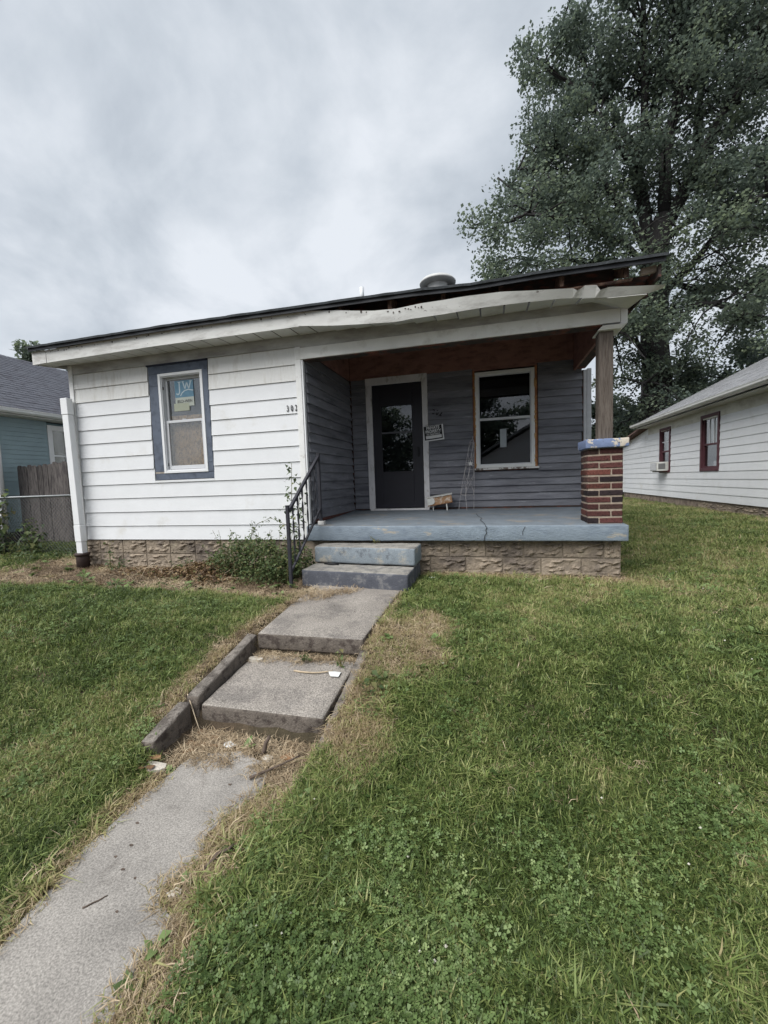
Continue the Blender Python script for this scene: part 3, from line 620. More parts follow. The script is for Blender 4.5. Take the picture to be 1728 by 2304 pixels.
# nail spots along the fascia top
ns = MB(); rr = random.Random(5)
for i in range(46):
    x = rr.uniform(0.1, 5.4); zt = float(np.interp(x, [p[0] for p in FT+FT2], [p[1] for p in FT+FT2])) - rr.uniform(0.012, 0.04); s_ = rr.uniform(0.003, 0.008)
    yt_ = (-0.3365 if x > 1.17 else -0.335) if x < 3.885 else -0.341-min(0.05, max(0, (x-4)*0.02))*0.85
    ns.box(x-s_, x+s_*1.4, yt_-0.0035, yt_+0.012, zt-s_, zt+s_*(0.6 if i % 3 else 2.2))
stuff(ns.build('nail_marks', mat('rusty_nail_marks', (0.07, 0.055, 0.05), 0.9, 0.2, 30), fo))
# soffit
sof = MB().hexa([(-0.2, -0.33, 2.590), (4.0, -0.33, 2.590), (4.0, 0.0, 2.605), (-0.03, 0.0, 2.605), (-0.2, -0.33, 2.596), (4.0, -0.33, 2.596), (4.0, 0.0, 2.611), (-0.03, 0.0, 2.611)]).build('soffit', DARKWOOD, house)
SOFM = mat('soffit_panel_paint', (0.60, 0.60, 0.58), 0.55, 0.06, 5, col2=(0.48, 0.47, 0.45), thr=(0.55, 0.7), pscale=4, rnd=0.04)
x = 0.0; pw = 0.245
fbx = [p[0] for p in FB+FB2[1:]]; fbz = [p[1] for p in FB+FB2[1:]]
x = -0.17
while x < 7.05:
    a, b = x+0.009, x+pw-0.009; zf0 = float(np.interp(a, fbx, fbz))+0.006; zf1 = float(np.interp(b, fbx, fbz))+0.006
    sag = min(0.05, max(0, (a-4.2)*0.03)); zw = 2.578 - sag*1.2; jz = random.uniform(-0.012, 0.004) if a > 4.2 else 0
    yb0 = -0.03 if a > 0.03 else -0.03-(0.03-a)*0.2
    MB().hexa([(a, -0.328, zf0+jz), (b, -0.328, zf1+jz*0.3), (b, yb0, zw), (a, yb0, zw+jz), (a, -0.328, zf0+0.005+jz), (b, -0.328, zf1+0.005+jz*0.3), (b, yb0, zw+0.005), (a, yb0, zw+0.005+jz)]).build('soffit_panel', SOFM, sof)
    x += pw
MB().hexa([(7.06, -0.30, 2.44), (7.52, -0.30, 2.425), (7.43, -0.04, 2.40), (7.06, -0.04, 2.52), (7.06, -0.30, 2.446), (7.52, -0.30, 2.431), (7.43, -0.04, 2.406), (7.06, -0.04, 2.526)]).build('soffit_panel', SOFM, sof)

# roof vent and pipe
VX, VY = 5.24, 2.2; vz = EZ+SL*(VY-EY)
vp = MB(); prof = [(0.17, vz-0.05), (0.17, vz+0.16), (0.15, vz+0.16)]
def lathe(prof, cx_, cy_, n=24, sx=1.0):
    mb = MB(); vs = []; fs = []
    for (r_, z_) in prof:
        for k in range(n):
            t = 2*math.pi*k/n; vs.append((cx_+r_*math.cos(t)*sx, cy_+r_*math.sin(t), z_))
    for i in range(len(prof)-1):
        for k in range(n):
            a = i*n+k; b = i*n+(k+1) % n; fs.append((a, b, b+n, a+n))
    fs.append(tuple(range((len(prof)-1)*n, len(prof)*n))); fs.append(tuple(reversed(range(n))))
    return mb.add(vs, fs)
vent = lathe([(0.17, vz-0.12), (0.17, vz+0.10)], VX, VY).build('roof_vent', VENTM, roof, smooth=False)
lathe([(0.22, vz+0.078), (0.296, vz+0.096), (0.300, vz+0.114), (0.26, vz+0.158), (0.165, vz+0.190), (0.05, vz+0.200), (0.001, vz+0.201)], VX, VY, 28).build('vent_cap', VENTM, vent, smooth=True)
PX, PY = 3.985, 2.0; pz = EZ+SL*(PY-EY)
pipe = lathe([(0.038, pz-0.05), (0.038, pz+0.225)], PX, PY, 14).build('vent_pipe', PIPEW, roof, smooth=True)
lathe([(0.075, pz-0.06), (0.07, pz+0.03), (0.045, pz+0.055)], PX, PY, 14).build('pipe_boot', mat('rubber_boot', (0.06, 0.065, 0.06), 0.8), pipe, smooth=True)

# ---------------------------------------------------------------- bedroom window (left)
wf = MB()
def frame(mb, x0, x1, z0, z1, w, y0, y1, wb=None):
    wb = w if wb is None else wb
    mb.box(x0, x0+w, y0, y1, z0, z1); mb.box(x1-w, x1, y0, y1, z0, z1); mb.box(x0+w, x1-w, y0, y1, z1-w, z1); mb.box(x0+w, x1-w, y0, y1, z0, z0+wb); return mb
win = frame(MB(), 1.575, 2.292, 0.938, 2.312, 0.038, -0.022, 0.06).build('window', VINYL, house, bevel=0.004)
frame(MB(), 1.608, 2.258, 0.970, 2.280, 0.018, -0.008, 0.10).build('window_stop', GREYSASH, win)
frame(MB(), 1.628, 2.240, 1.64, 2.262, 0.032, 0.052, 0.082).build('upper_sash', GREYSASH, win, bevel=0.003)
frame(MB(), 1.628, 2.240, 0.992, 1.672, 0.036, 0.022, 0.050, 0.05).build('lower_sash', GREYSASH, win, bevel=0.003)
MB().box(1.655, 2.212, 0.066, 0.069, 1.67, 2.235).build('pane', GLASS, win)
MB().box(1.660, 2.210, 0.034, 0.037, 1.035, 1.64).build('pane', GLASS, win)
MB().box(1.9, 1.95, 0.02, 0.04, 1.673, 1.684).build('sash_lock', GREYSASH, win)
for z in (2.12, 1.06): MB().box(1.618, 1.630, 0.005, 0.02, z-0.02, z+0.02).build('latch', BLACK, win)
MB().box(1.60, 2.27, 0.095, 0.11, 0.96, 1.745).build('board_panel', OSB, win)
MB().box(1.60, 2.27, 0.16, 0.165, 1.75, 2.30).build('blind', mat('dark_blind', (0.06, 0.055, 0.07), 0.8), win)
# blue-grey trim boards round it
def trimb(x0, x1, z0, z1): MB().box(x0, x1, -0.012+random.uniform(-.002, .002), 0.012, z0, z1).build('trim_board', BLUEGREY, win)
trimb(1.418, 2.374, 2.318, 2.424); trimb(1.420, 1.573, 2.155, 2.315); trimb(1.420, 1.573, 0.965, 2.152); trimb(2.294, 2.372, 1.07, 2.315); trimb(2.294, 2.372, 0.942, 1.066); trimb(1.422, 2.374, 0.850, 0.936)
MB().box(1.422, 1.572, -0.014, 0.012, 0.939, 0.962).build('trim_scrap', mat('bare_wood_scrap', (0.30, 0.27, 0.24), 0.85, 0.2, 25), win)
MB().box(1.400, 2.378, -0.030, 0.012, 2.425, 2.444).build('trim_cap', mat('dark_navy_edge', (0.02, 0.023, 0.04), 0.7), win)
# sticker on the upper pane
st = MB().box(1.778, 2.080, 0.0600, 0.0615, 1.985, 2.215).build('sticker', STICKB, win)
MB().box(1.778, 2.080, 0.0602, 0.0614, 1.862, 1.9845).build('sticker_band', STICKW, st)
MB().box(1.748, 1.998, 0.0585, 0.0598, 1.800, 1.905).build('note', mat('note_paper', (0.32, 0.34, 0.27), 0.8, 0.06, 30), win)
def put_text(txt, size, m, x, y, z, parent, depth=0.0006, bold=0.0, sx=1.0, roty=0.0, name='lettering'):
    me = text_mesh(txt, size, m, depth, bold, name, sx)
    o = link(name, me, parent, (x, y, z), (0, roty, 0)); 
    if parent is not None and parent.type == 'EMPTY': pass
    return o
jw = MB()
def stroke(mb, pts, w, y, t=0.0008):
    for a, b in zip(pts[:-1], pts[1:]):
        a = Vector((a[0], 0, a[1])); b = Vector((b[0], 0, b[1])); d = (b-a).normalized(); n = Vector((d.z, 0, -d.x))*w*0.5
        q = [a-n, b-n, b+n, a+n]
        mb.add([(p.x, y-t, p.z) for p in q] + [(p.x, y, p.z) for p in q], [(0, 1, 2, 3), (7, 6, 5, 4), (0, 4, 5, 1), (1, 5, 6, 2), (2, 6, 7, 3), (3, 7, 4, 0)])
sy = 0.0597
stroke(jw, [(1.855, 2.195), (1.855, 2.065), (1.848, 2.042), (1.832, 2.028), (1.812, 2.030), (1.803, 2.045)], 0.017, sy)
stroke(jw, [(1.832, 2.195), (1.880, 2.195)], 0.010, sy-0.0001)
stroke(jw, [(1.915, 2.195), (1.945, 2.095), (1.978, 2.185), (2.008, 2.095), (2.042, 2.195)], 0.015, sy-0.0002)
stroke(jw, [(1.898, 2.196), (1.935, 2.196)], 0.009, sy-0.0003); stroke(jw, [(2.022, 2.196), (2.062, 2.196)], 0.009, sy-0.0003)
stroke(jw, [(1.865, 2.005), (1.895, 2.045), (1.94, 2.075), (2.0, 2.083), (2.078, 2.068)], 0.013, sy-0.0004)
jw.build('lettering', STICKT, st)
put_text('JELD-WEN', 0.058, SIGNB, 1.930, 0.0594, 1.928, st, bold=0.0006, sx=0.92)

# house numbers beside the porch corner
nums = MB().box(3.50, 3.5001, 0.0, 0.001, 1.70, 1.7001)
for i, ch in enumerate('302'):
    me = text_mesh(ch, 0.108, BLACK, 0.003, 0.0002, 'house_number', 0.66)
    link('house_number', me, house, None).matrix_parent_inverse = parent_world(house).inverted() @ Matrix.Translation((3.530+0.060*i, -0.023, 1.688))
# numbers on the porch wall, sliding downhill
for i, ch in enumerate('302'):
    me = text_mesh(ch, 0.105, BLACK, 0.003, 0.003, 'house_number', 0.85)
    link('house_number', me, house, None).matrix_parent_inverse = parent_world(house).inverted() @ Matrix.Translation((5.172+0.057*i, YB-0.02, 1.795-0.018*i)) @ Matrix.Rotation(R(8+6*i), 4, 'Y')

# ---------------------------------------------------------------- door
dr = MB().box(4.158, 4.30, YB-0.02, YB+0.02, 0.268, 2.296).box(4.825, 4.982, YB-0.02, YB+0.02, 0.268, 2.296).box(4.30, 4.825, YB-0.02, YB+0.02, 0.268, 0.868).box(4.30, 4.825, YB-0.02, YB+0.02, 1.95, 2.296).build('door', DOORM, house, bevel=0.004)
frame(MB(), 4.285, 4.84, 0.852, 1.966, 0.022, YB-0.028, YB-0.0205).build('glazing_bead', DOORM, dr)
MB().box(4.307, 4.818, YB-0.024, YB-0.004, 1.498, 1.524).build('meeting_rail', mat('door_rail_paint', (0.10, 0.10, 0.115), 0.5), dr)
MB().box(4.300, 4.825, YB-0.006, YB-0.003, 1.524, 1.95).build('pane', GLASSD, dr)
MB().box(4.300, 4.825, YB-0.010, YB-0.007, 0.868, 1.498).build('pane', GLASSD, dr)
MB().box(4.895, 4.925, YB-0.032, YB-0.0205, 1.10, 1.26).box(4.9, 4.92, YB-0.062, YB-0.0325, 1.115, 1.14).box(4.9, 4.92, YB-0.062, YB-0.0325, 1.22, 1.245).box(4.899, 4.921, YB-0.075, YB-0.0622, 1.11, 1.25).build('handle', BLACK, dr, bevel=0.004)
MB().box(4.17, 4.97, YB-0.026, YB-0.0205, 0.275, 0.36).build('kick_plate', mat('door_kick_plate', (0.022, 0.021, 0.029), 0.4), dr)
MB().box(4.052, 4.155, YB-0.034, YB+0.02, 0.256, 2.296).build('door_trim', DOORTRIM, dr, bevel=0.004)
MB().box(4.990, 5.078, YB-0.034, YB+0.02, 0.256, 2.296).build('door_trim', DOORTRIM, dr, bevel=0.004)
MB().box(4.050, 5.078, YB-0.0345, YB+0.02, 2.2965, 2.415).build('door_trim', DOORTRIM, dr, bevel=0.004)
MB().box(4.085, 5.075, YB-0.10, YB+0.03, 0.232, 0.262).build('door_sill', DOORTRIM, dr, bevel=0.004)
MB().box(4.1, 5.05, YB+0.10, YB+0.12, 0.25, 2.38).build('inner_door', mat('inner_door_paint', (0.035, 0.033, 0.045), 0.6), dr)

# ---------------------------------------------------------------- porch window
pw_ = frame(MB(), 5.822, 6.700, 0.868, 2.345, 0.052, YB-0.030, YB+0.05, 0.045).build('window', mat('porch_window_vinyl', (0.66, 0.67, 0.66), 0.4, 0.04, 5), house, bevel=0.005)
frame(MB(), 5.870, 6.652, 0.910, 2.296, 0.020, YB-0.012, YB+0.04).build('window_stop', GREYSASH, pw_)
MB().box(5.885, 6.638, YB-0.016, YB+0.012, 1.602, 1.640).build('meeting_rail', GREYSASH, pw_, bevel=0.003)
MB().box(5.885, 6.638, YB+0.008, YB+0.011, 1.64, 2.28).build('pane', GLASSD, pw_)
MB().box(5.885, 6.638, YB-0.004, YB-0.001, 0.925, 1.602).build('pane', GLASSD, pw_)
MB().box(6.19, 6.285, YB-0.012, YB-0.009, 1.18, 1.46).build('note', mat('faded_notice', (0.30, 0.33, 0.35), 0.7, 0.1, 14), pw_)
MB().box(5.790, 5.8205, YB-0.018, YB+0.04, 0.85, 2.37).build('raw_edge', RAWORANGE, pw_); MB().box(6.7015, 6.735, YB-0.018, YB+0.04, 0.85, 2.37).build('raw_edge', RAWORANGE, pw_); MB().box(5.79, 6.735, YB-0.016, YB+0.04, 2.3705, 2.403).build('raw_edge', PLY, pw_)
fm = MB(); rr = random.Random(3)
for xx in (5.819, 6.703):
    for i in range(26):
        z = rr.uniform(0.9, 2.3); s_ = rr.uniform(0.006, 0.018)
        fm.box(xx-s_*0.7, xx+s_*0.7, YB-0.03-s_*0.4, YB-0.0185, z-s_*1.5, z+s_*1.5)
fm.build('foam_filler', mat('amber_foam', (0.42, 0.24, 0.09), 0.8, 0.3, 60), pw_, bevel=0.004)
MB().box(5.80, 6.755, YB-0.055, YB-0.019, 0.838, 0.8665).build('window_sill', mat('flaking_sill_paint', (0.60, 0.59, 0.57), 0.7, 0.1, 20, col2=(0.16, 0.13, 0.11), thr=(0.52, 0.56), pscale=14), pw_, bevel=0.003)
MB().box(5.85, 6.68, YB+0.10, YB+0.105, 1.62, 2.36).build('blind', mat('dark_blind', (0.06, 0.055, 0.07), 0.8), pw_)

# ---------------------------------------------------------------- brick pillar (pinwheel bond)
PXa, PXb, PYa, PYb = 7.060, 7.408, -0.002, 0.346
pil = MB().box(PXa+0.006, PXb-0.006, PYa+0.006, PYb-0.006, 0.150, 0.990).build('pillar', MORTAR, house)
BL, BH, BD = 0.226, 0.0555, 0.108
def brick_mesh(seed):
    rnd = random.Random(seed); bm = bmesh.new(); bmesh.ops.create_cube(bm, size=1.0)
    for v in bm.verts: v.co = Vector((v.co.x*BL, v.co.y*BD, v.co.z*BH)) + Vector((rnd.uniform(-.003, .003), rnd.uniform(-.002, .002), rnd.uniform(-.0025, .0025)))
    bmesh.ops.bevel(bm, geom=list(bm.edges), offset=0.0045, segments=1, affect='EDGES')
    me = bpy.data.meshes.new('brick'); bm.to_mesh(me); bm.free(); return me
BM = []
for k in range(4):
    for m_ in BRICKS:
        me = brick_mesh(k*5+BRICKS.index(m_)); me.materials.append(m_); BM.append(me)
rr = random.Random(21); CH = 0.0748
for c in range(11):
    z = 0.172 + CH*c + BH/2 + 0.008
    cx_, cy_ = (PXa+PXb)/2, (PYa+PYb)/2; h = (PXb-PXa)/2
    flip = c % 2 == 0
    for s_ in range(4):
        # long brick lies along side s_, pushed to one corner
        off = (h - BL/2)*(1 if flip else -1); p = Vector((off, -(h-BD/2), 0)); p.rotate(Euler((0, 0, s_*math.pi/2)))
        wts = (5, 4, 2, 3); mi = rr.choices(range(4), wts)[0]
        o = link('brick', BM[rr.randrange(4)*4+mi], pil, (cx_+p.x+rr.uniform(-.002, .002), cy_+p.y+rr.uniform(-.002, .002), z+rr.uniform(-.0015, .0015)), (0, 0, s_*math.pi/2+rr.uniform(-.006, .006)))
cap = rough_box('pillar_cap', [(7.035, -0.045, 0.992), (7.455, -0.045, 0.996), (7.455, 0.39, 0.996), (7.035, 0.39, 0.992), (7.035, -0.045, 1.090), (7.455, -0.045, 1.088), (7.455, 0.39, 1.088), (7.035, 0.39, 1.090)], CAPM, pil, amp=0.004, bev=0.010, seed=31, freq=12)

# ---------------------------------------------------------------- stair railing
rl = thing('stair_railing', 'black iron stair railing with twisted balusters left of the porch steps', 'railing', (3.9, -0.86, -0.41))
def sqtube(mb, p, q, w):
    p = Vector(p); q = Vector(q); d = (q-p).normalized(); a = Vector((1, 0, 0)); b = d.cross(a).normalized(); a = a*w/2; b = b*w/2
    return mb.hexa([p-a-b, p+a-b, p+a+b, p-a+b, q-a-b, q+a-b, q+a+b, q-a+b])
sqtube(MB(), (3.89, -0.862, -0.42), (3.89, -0.862, 0.49), 0.034).box(3.87, 3.91, -0.885, -0.84, 0.490, 0.496).build('post', BLACKMETAL, rl, bevel=0.003)
sqtube(MB(), (3.895, 0.03, 0.235), (3.895, 0.03, 1.10), 0.034).box(3.872, 3.918, 0.008, 0.052, 1.100, 1.106).build('post', BLACKMETAL, rl, bevel=0.003)
sqtube(MB(), (3.892, -0.84, 0.435), (3.894, 0.02, 1.055), 0.034).build('handrail', BLACKMETAL, rl, bevel=0.004)
sqtube(MB(), (3.892, -0.845, -0.235), (3.894, 0.012, 0.385), 0.024).build('bottom_rail', BLACKMETAL, rl, bevel=0.003)
for i in range(6):
    t = (i+0.75)/6.6; yy = -0.84+0.85*t; za = -0.235+0.62*t; zb = 0.42+0.62*t
    mb = MB(); n = 34; vs = []; fs = []
    for k in range(n+1):
        u = k/n; z = za+(zb-za)*u; an = u*math.pi*3.4
        for (ax, ay) in ((-1, -0.28), (1, -0.28), (1, 0.28), (-1, 0.28)):
            px_, py_ = ax*0.0115, ay*0.0115
            vs.append((3.893+px_*math.cos(an)-py_*math.sin(an), yy+px_*math.sin(an)+py_*math.cos(an), z))
    for k in range(n):
        for j in range(4):
            a = k*4+j; b = k*4+(j+1) % 4; fs.append((a, b, b+4, a+4))
    mb.add(vs, fs).build('baluster', BLACKMETAL, rl)
MB().box(3.86, 3.945, 0.00, 0.065, 0.186, 0.236).build('post_foot', mat('pale_foot_block', (0.55, 0.54, 0.52), 0.8, 0.15, 30), rl, bevel=0.006)

# ---------------------------------------------------------------- sign, mailbox, trellis
yS = YB-0.045
sg = thing('sign', 'tilted black and white private property sign nailed beside the dark door', 'sign', (5.17, yS, 1.33))
Ms = Matrix.Translation((5.169, yS, 1.462)) @ Matrix.Rotation(R(-4.8), 4, 'Y')
def put(mb_or_me, name, m, parent, M):
    me = mb_or_me.mesh(name, m) if isinstance(mb_or_me, MB) else mb_or_me
    me.transform(M); return link(name, me, parent)
put(MB().box(-0.158, 0.158, 0.0, 0.004, -0.122, 0.122), 'sign_panel', SIGNW, sg, Ms)
put(MB().box(-0.152, 0.135, -0.002, -0.0004, -0.102, 0.117), 'sign_face', SIGNB, sg, Ms)
put(MB().box(-0.130, 0.122, -0.0032, -0.0022, -0.084, -0.036), 'blank_strip', SIGNW, sg, Ms)
for t, s_, dz, sx in (('PRIVATE', 0.066, 0.082, 0.86), ('PROPERTY', 0.066, 0.025, 0.78), ('NO TRESPASSING', 0.031, -0.018, 0.88)):
    put(text_mesh(t, s_, SIGNW, 0.0004, 0.0016 if s_ > .05 else 0.0006, 'lettering', sx), 'lettering', SIGNW, sg, Ms @ Matrix.Translation((-0.006, -0.0030, dz)))

mbx = thing('mailbox', 'rusty old wall mailbox lying askew on the porch floor beside the door', 'mailbox', (5.25, 1.58, 0.225))
Mm = Matrix.Translation((5.255, 1.60, 0.395)) @ Matrix.Rotation(R(-8.5), 4, 'Y') @ Matrix.Rotation(R(4), 4, 'Z')
put(MB().prism([(-0.19, -0.062), (0.19, -0.062), (0.19, 0.055), (-0.19, 0.055)], 'y', -0.05, 0.05), 'box_body', RUST, mbx, Mm)
put(MB().prism([(-0.196, -0.056), (-0.12, -0.052), (-0.09, -0.038), (-0.078, -0.01), (-0.082, 0.03), (-0.10, 0.050), (-0.196, 0.050)], 'y', -0.058, -0.0505), 'flap', CREAM, mbx, Mm)
put(MB().hexa([(-0.205, -0.065, 0.0555), (0.205, -0.065, 0.0555), (0.205, 0.055, 0.0555), (-0.205, 0.055, 0.0555), (-0.205, -0.065, 0.066), (0.205, -0.065, 0.066), (0.205, 0.055, 0.08), (-0.205, 0.055, 0.08)]), 'lid', CREAM, mbx, Mm)
put(MB().box(-0.196, 0.196, -0.054, 0.05, -0.072, -0.0625), 'base_lip', mat('rust_edge', (0.20, 0.10, 0.05), 0.8, 0.2, 30), mbx, Mm)
MB().tube([(5.155, 1.58, 0.226), (5.15, 1.58, 0.335)], 0.009, 8).build('peg', CREAM, mbx); MB().tube([(5.375, 1.56, 0.226), (5.36, 1.57, 0.36)], 0.011, 8).build('peg', CREAM, mbx)

tr = thing('trellis', 'wire obelisk garden trellis with a small star leaning on the clapboards', 'trellis', (5.70, 1.6, 0.226))
tp = [(5.73, 1.70, 1.275), (5.800, 1.71, 1.272), (5.79, 1.62, 1.262)]
bp = [(5.575, 1.66, 0.468), (5.785, 1.68, 0.452), (5.66, 1.52, 0.452)]
lg = [(5.545, 1.66, 0.226), (5.775, 1.68, 0.224), (5.68, 1.50, 0.222)]
WR = 0.0034
apex = (5.778, 1.69, 1.335)
for a, b, c in zip(tp, bp, lg): MB().tube([apex, a, b, c], WR, 5).build('upright', WIREW, tr)
MB().tube([apex, (5.783, 1.69, 1.362)], 0.006, 6).build('finial', WIREW, tr)
MB().tube(tp+[tp[0]], WR*0.8, 5).build('ring', WIREW, tr); MB().tube(bp+[bp[0]], WR*0.8, 5).build('ring', WIREW, tr)
def lerp3(a, b, t): return tuple(a[i]+(b[i]-a[i])*t for i in range(3))
for s0 in range(3):
    a0, a1, b0, b1 = tp[s0], tp[(s0+1) % 3], bp[s0], bp[(s0+1) % 3]
    for sgn in (1, -1):
        pts = []
        for i in range(33):
            t = i/32; u = 0.5+0.46*sgn*math.sin(t*math.pi*2.5+0.3); pts.append(lerp3(lerp3(a0, b0, t), lerp3(a1, b1, t), u))
        MB().tube(pts, WR*0.75, 4).build('curved_wire', WIREW, tr)
    for t in (0.38, 0.42, 0.5): 
        if s0 == 0: MB().tube([lerp3(a0, b0, t), lerp3(a1, b1, t+0.02)], WR*0.7, 4).build('cross_wire', WIREW, tr)
def star(cx_, cy_, cz_, r_):
    p = []
    for k in range(10):
        an = math.pi/2 + k*math.pi/5; q = r_ if k % 2 == 0 else r_*0.42; p.append((cx_+q*math.cos(an), cz_+q*math.sin(an)))
    return MB().prism(p, 'y', cy_-0.004, cy_+0.004)
star(5.742, 1.575, 0.945, 0.045).build('star', mat('pale_star_metal', (0.55, 0.54, 0.53), 0.5, 0.1, 20), tr)

# ---------------------------------------------------------------- leaning downspout
ds = thing('downspout', 'detached white downspout leaning against the left house corner', 'downspout', (0.12, -0.12, -0.38))
def rect_tube(p, q, w, d):
    p = Vector(p); q = Vector(q); ax = Vector((w/2, 0, 0)); ay = Vector((0, d/2, 0))
    return MB().hexa([p-ax-ay, p+ax-ay, p+ax+ay, p-ax+ay, q-ax-ay, q+ax-ay, q+ax+ay, q-ax+ay])
P0 = Vector((0.118, -0.14, -0.19)); P1 = Vector((0.035, -0.11, 2.09))
rect_tube(P0.lerp(P1, 0.0), P0.lerp(P1, 0.075), 0.108, 0.085).build('pipe', VINYL, ds, bevel=0.008)
rect_tube(P0.lerp(P1, 0.076), P0.lerp(P1, 0.185), 0.120, 0.095).build('pipe', VINYL, ds, bevel=0.008)
rect_tube(P0.lerp(P1, 0.186), P0.lerp(P1, 0.895), 0.112, 0.088).build('pipe', VINYL, ds, bevel=0.008)
rect_tube(P0.lerp(P1, 0.896), P1, 0.124, 0.096).build('pipe', VINYL, ds, bevel=0.008)
lathe([(0.088, -0.45), (0.085, -0.24), (0.082, -0.225), (0.098, -0.222), (0.098, -0.185), (0.07, -0.183)], 0.12, -0.14, 18).build('drain_boot', BROWNPIPE, ds, smooth=True)

# ------------------------------------------------------------------ neighbouring house on the right
NX = 11.7
rn = thing('house', 'white sided neighbouring house with maroon windows and grey roof on the right', 'house', (14.5, 6, -0.4))
RNY0, RNY1, RNY2 = -1.0, 12.35, 15.2
rwall = MB().box(NX+0.012, NX+0.12, RNY0, 7.40, -0.12, 2.32).box(NX+0.012, NX+0.12, 8.42, 10.36, -0.12, 2.32).box(NX+0.012, NX+0.12, 11.26, RNY1, -0.12, 2.32).box(NX+0.012, NX+0.12, 7.40, 8.42, -0.12, 0.69).box(NX+0.012, NX+0.12, 10.36, 11.26, -0.12, 0.69).box(NX+0.012, NX+0.12, 7.40, 8.42, 2.17, 2.32).box(NX+0.012, NX+0.12, 10.36, 11.26, 2.15, 2.32).box(NX+0.012, NX+0.12, RNY1, RNY2, -0.12, 2.0).build('side_wall', WHITE, rn)
RE = 0.1975
def rboard(ya, yb, z0, h=RE):
    prof = [(NX-0.016, z0), (NX-0.002, z0+h+0.004), (NX+0.011, z0+h+0.004), (NX+0.008, z0)]
    MB().prism(prof, 'y', ya, yb).build('siding_board', WHITE, rwall)
for k in range(11):
    z0 = -0.115 + k*RE
    segs = [(RNY0, RNY2)] if z0 < 0.6 else ([(RNY0, 7.425), (8.405, 10.365), (11.25, RNY2 if z0 < 1.85 else RNY1+0.9)] if z0 < 2.05 else [(RNY0, RNY1)])
    if k == 10: segs = [(RNY0, 7.425), (8.405, 10.365), (11.25, RNY1)]
    for (a, b) in segs:
        # butt joints at irregular places
        cuts = sorted([a, b] + [a+(b-a)*random.uniform(0.25, 0.75) for _ in range(1 if b-a > 2.5 else 0)])
        for c0, c1 in zip(cuts[:-1], cuts[1:]): rboard(c0+0.0015, c1-0.0015, z0)
MB().box(NX-0.02, NX+0.01, RNY0, RNY1+0.2, 2.060, 2.30).build('frieze_board', mat('yellowed_frieze_paint', (0.58, 0.56, 0.48), 0.65, 0.1, 3, col2=(0.44, 0.41, 0.34), thr=(0.5, 0.65), pscale=2, stretch=(1, 1, 2)), rn) if False else None
MB().box(NX-0.006, NX+0.011, RNY0, RNY1, 2.062, 2.33).build('frieze_board', mat('yellowed_frieze_paint', (0.60, 0.59, 0.53), 0.65, 0.1, 3, col2=(0.46, 0.44, 0.38), thr=(0.5, 0.65), pscale=2, stretch=(1, 1, 2)), rn)
MB().box(NX-0.022, NX+0.03, RNY2, RNY2+0.05, -0.12, 2.0).build('corner_trim', TRIMW, rn)
nf = MB().box(NX+0.03, NX+0.2, RNY0, RNY2, -1.0, -0.125).build('foundation', mat('neighbour_foundation', (0.25, 0.20, 0.16), 0.95, 0.25, 8, col2=(0.14, 0.11, 0.09), thr=(0.5, 0.6), pscale=6, bump=0.01, bscale=20), rn)
for i in range(18):
    o = link('concrete_block', BLK[i % 6], nf, (NX+0.03, RNY0+0.2+i*0.55, -0.345), (0, 0, R(-90))); o.scale = (1.3, 1, 1)
MB().box(NX-0.36, NX+0.02, RNY0-0.2, RNY1+0.15, 2.315, 2.335).build('soffit', mat('neighbour_soffit', (0.50, 0.49, 0.45), 0.7, 0.08, 4), rn)
# roof
def ZR_(x): return 2.455+0.5*(x-11.25)
rr_ = MB().hexa([(11.27, RNY0-0.3, ZR_(11.27)-0.06), (16.3, RNY0-0.3, ZR_(16.3)-0.06), (16.3, RNY1+0.25, ZR_(16.3)-0.06), (11.27, RNY1+0.25, ZR_(11.27)-0.06), (11.27, RNY0-0.3, ZR_(11.27)-0.012), (16.3, RNY0-0.3, ZR_(16.3)-0.012), (16.3, RNY1+0.25, ZR_(16.3)-0.012), (11.27, RNY1+0.25, ZR_(11.27)-0.012)])
rr_.hexa([(16.302, RNY0-0.3, ZR_(16.3)-0.06), (21.3, RNY0-0.3, ZR_(11.3)-0.06), (21.3, RNY1+0.25, ZR_(11.3)-0.06), (16.302, RNY1+0.25, ZR_(16.3)-0.06), (16.302, RNY0-0.3, ZR_(16.3)), (21.3, RNY0-0.3, ZR_(11.3)), (21.3, RNY1+0.25, ZR_(11.3)), (16.302, RNY1+0.25, ZR_(16.3))])
rroof = rr_.build('roof', ROOFL, rn)
def courses(mb, x0, x1, step, zf, ya, yb, tabs=0.30, rnd=random.Random(4), sgn=1):
    x = x0; r_ = 0
    while (x < x1) if sgn > 0 else (x > x1):
        xe = x+sgn*(step+0.03); yy = ya - (tabs/2 if r_ % 2 else 0)
        while yy < yb:
            a = max(ya, yy+0.004); b = min(yb, yy+tabs-0.004); j = rnd.uniform(-0.01, 0.01); up = rnd.uniform(0.010, 0.017)
            if b > a:
                mb.add([(x+j, a, zf(x+j)+up), (x+j, b, zf(x+j)+up), (xe, b, zf(xe)+0.003), (xe, a, zf(xe)+0.003), (x+j, a, zf(x+j)-0.004), (x+j, b, zf(x+j)-0.004)], [(0, 1, 2, 3), (4, 5, 1, 0)])
            yy += tabs
        x += sgn*step; r_ += 1
    return mb
stuff(courses(MB(), 11.25, 16.2, 0.145, ZR_, RNY0-0.3, RNY1+0.26).build('shingles', ROOFL, rroof))
MB().box(11.275, 11.29, RNY0-0.3, RNY1+0.27, 2.35, 2.462).build('fascia', TRIMW, rn)
gt = [(11.27, 2.36), (11.20, 2.365), (11.165, 2.40), (11.16, 2.435), (11.15, 2.462), (11.168, 2.468), (11.178, 2.437), (11.185, 2.405), (11.207, 2.378), (11.27, 2.374)]
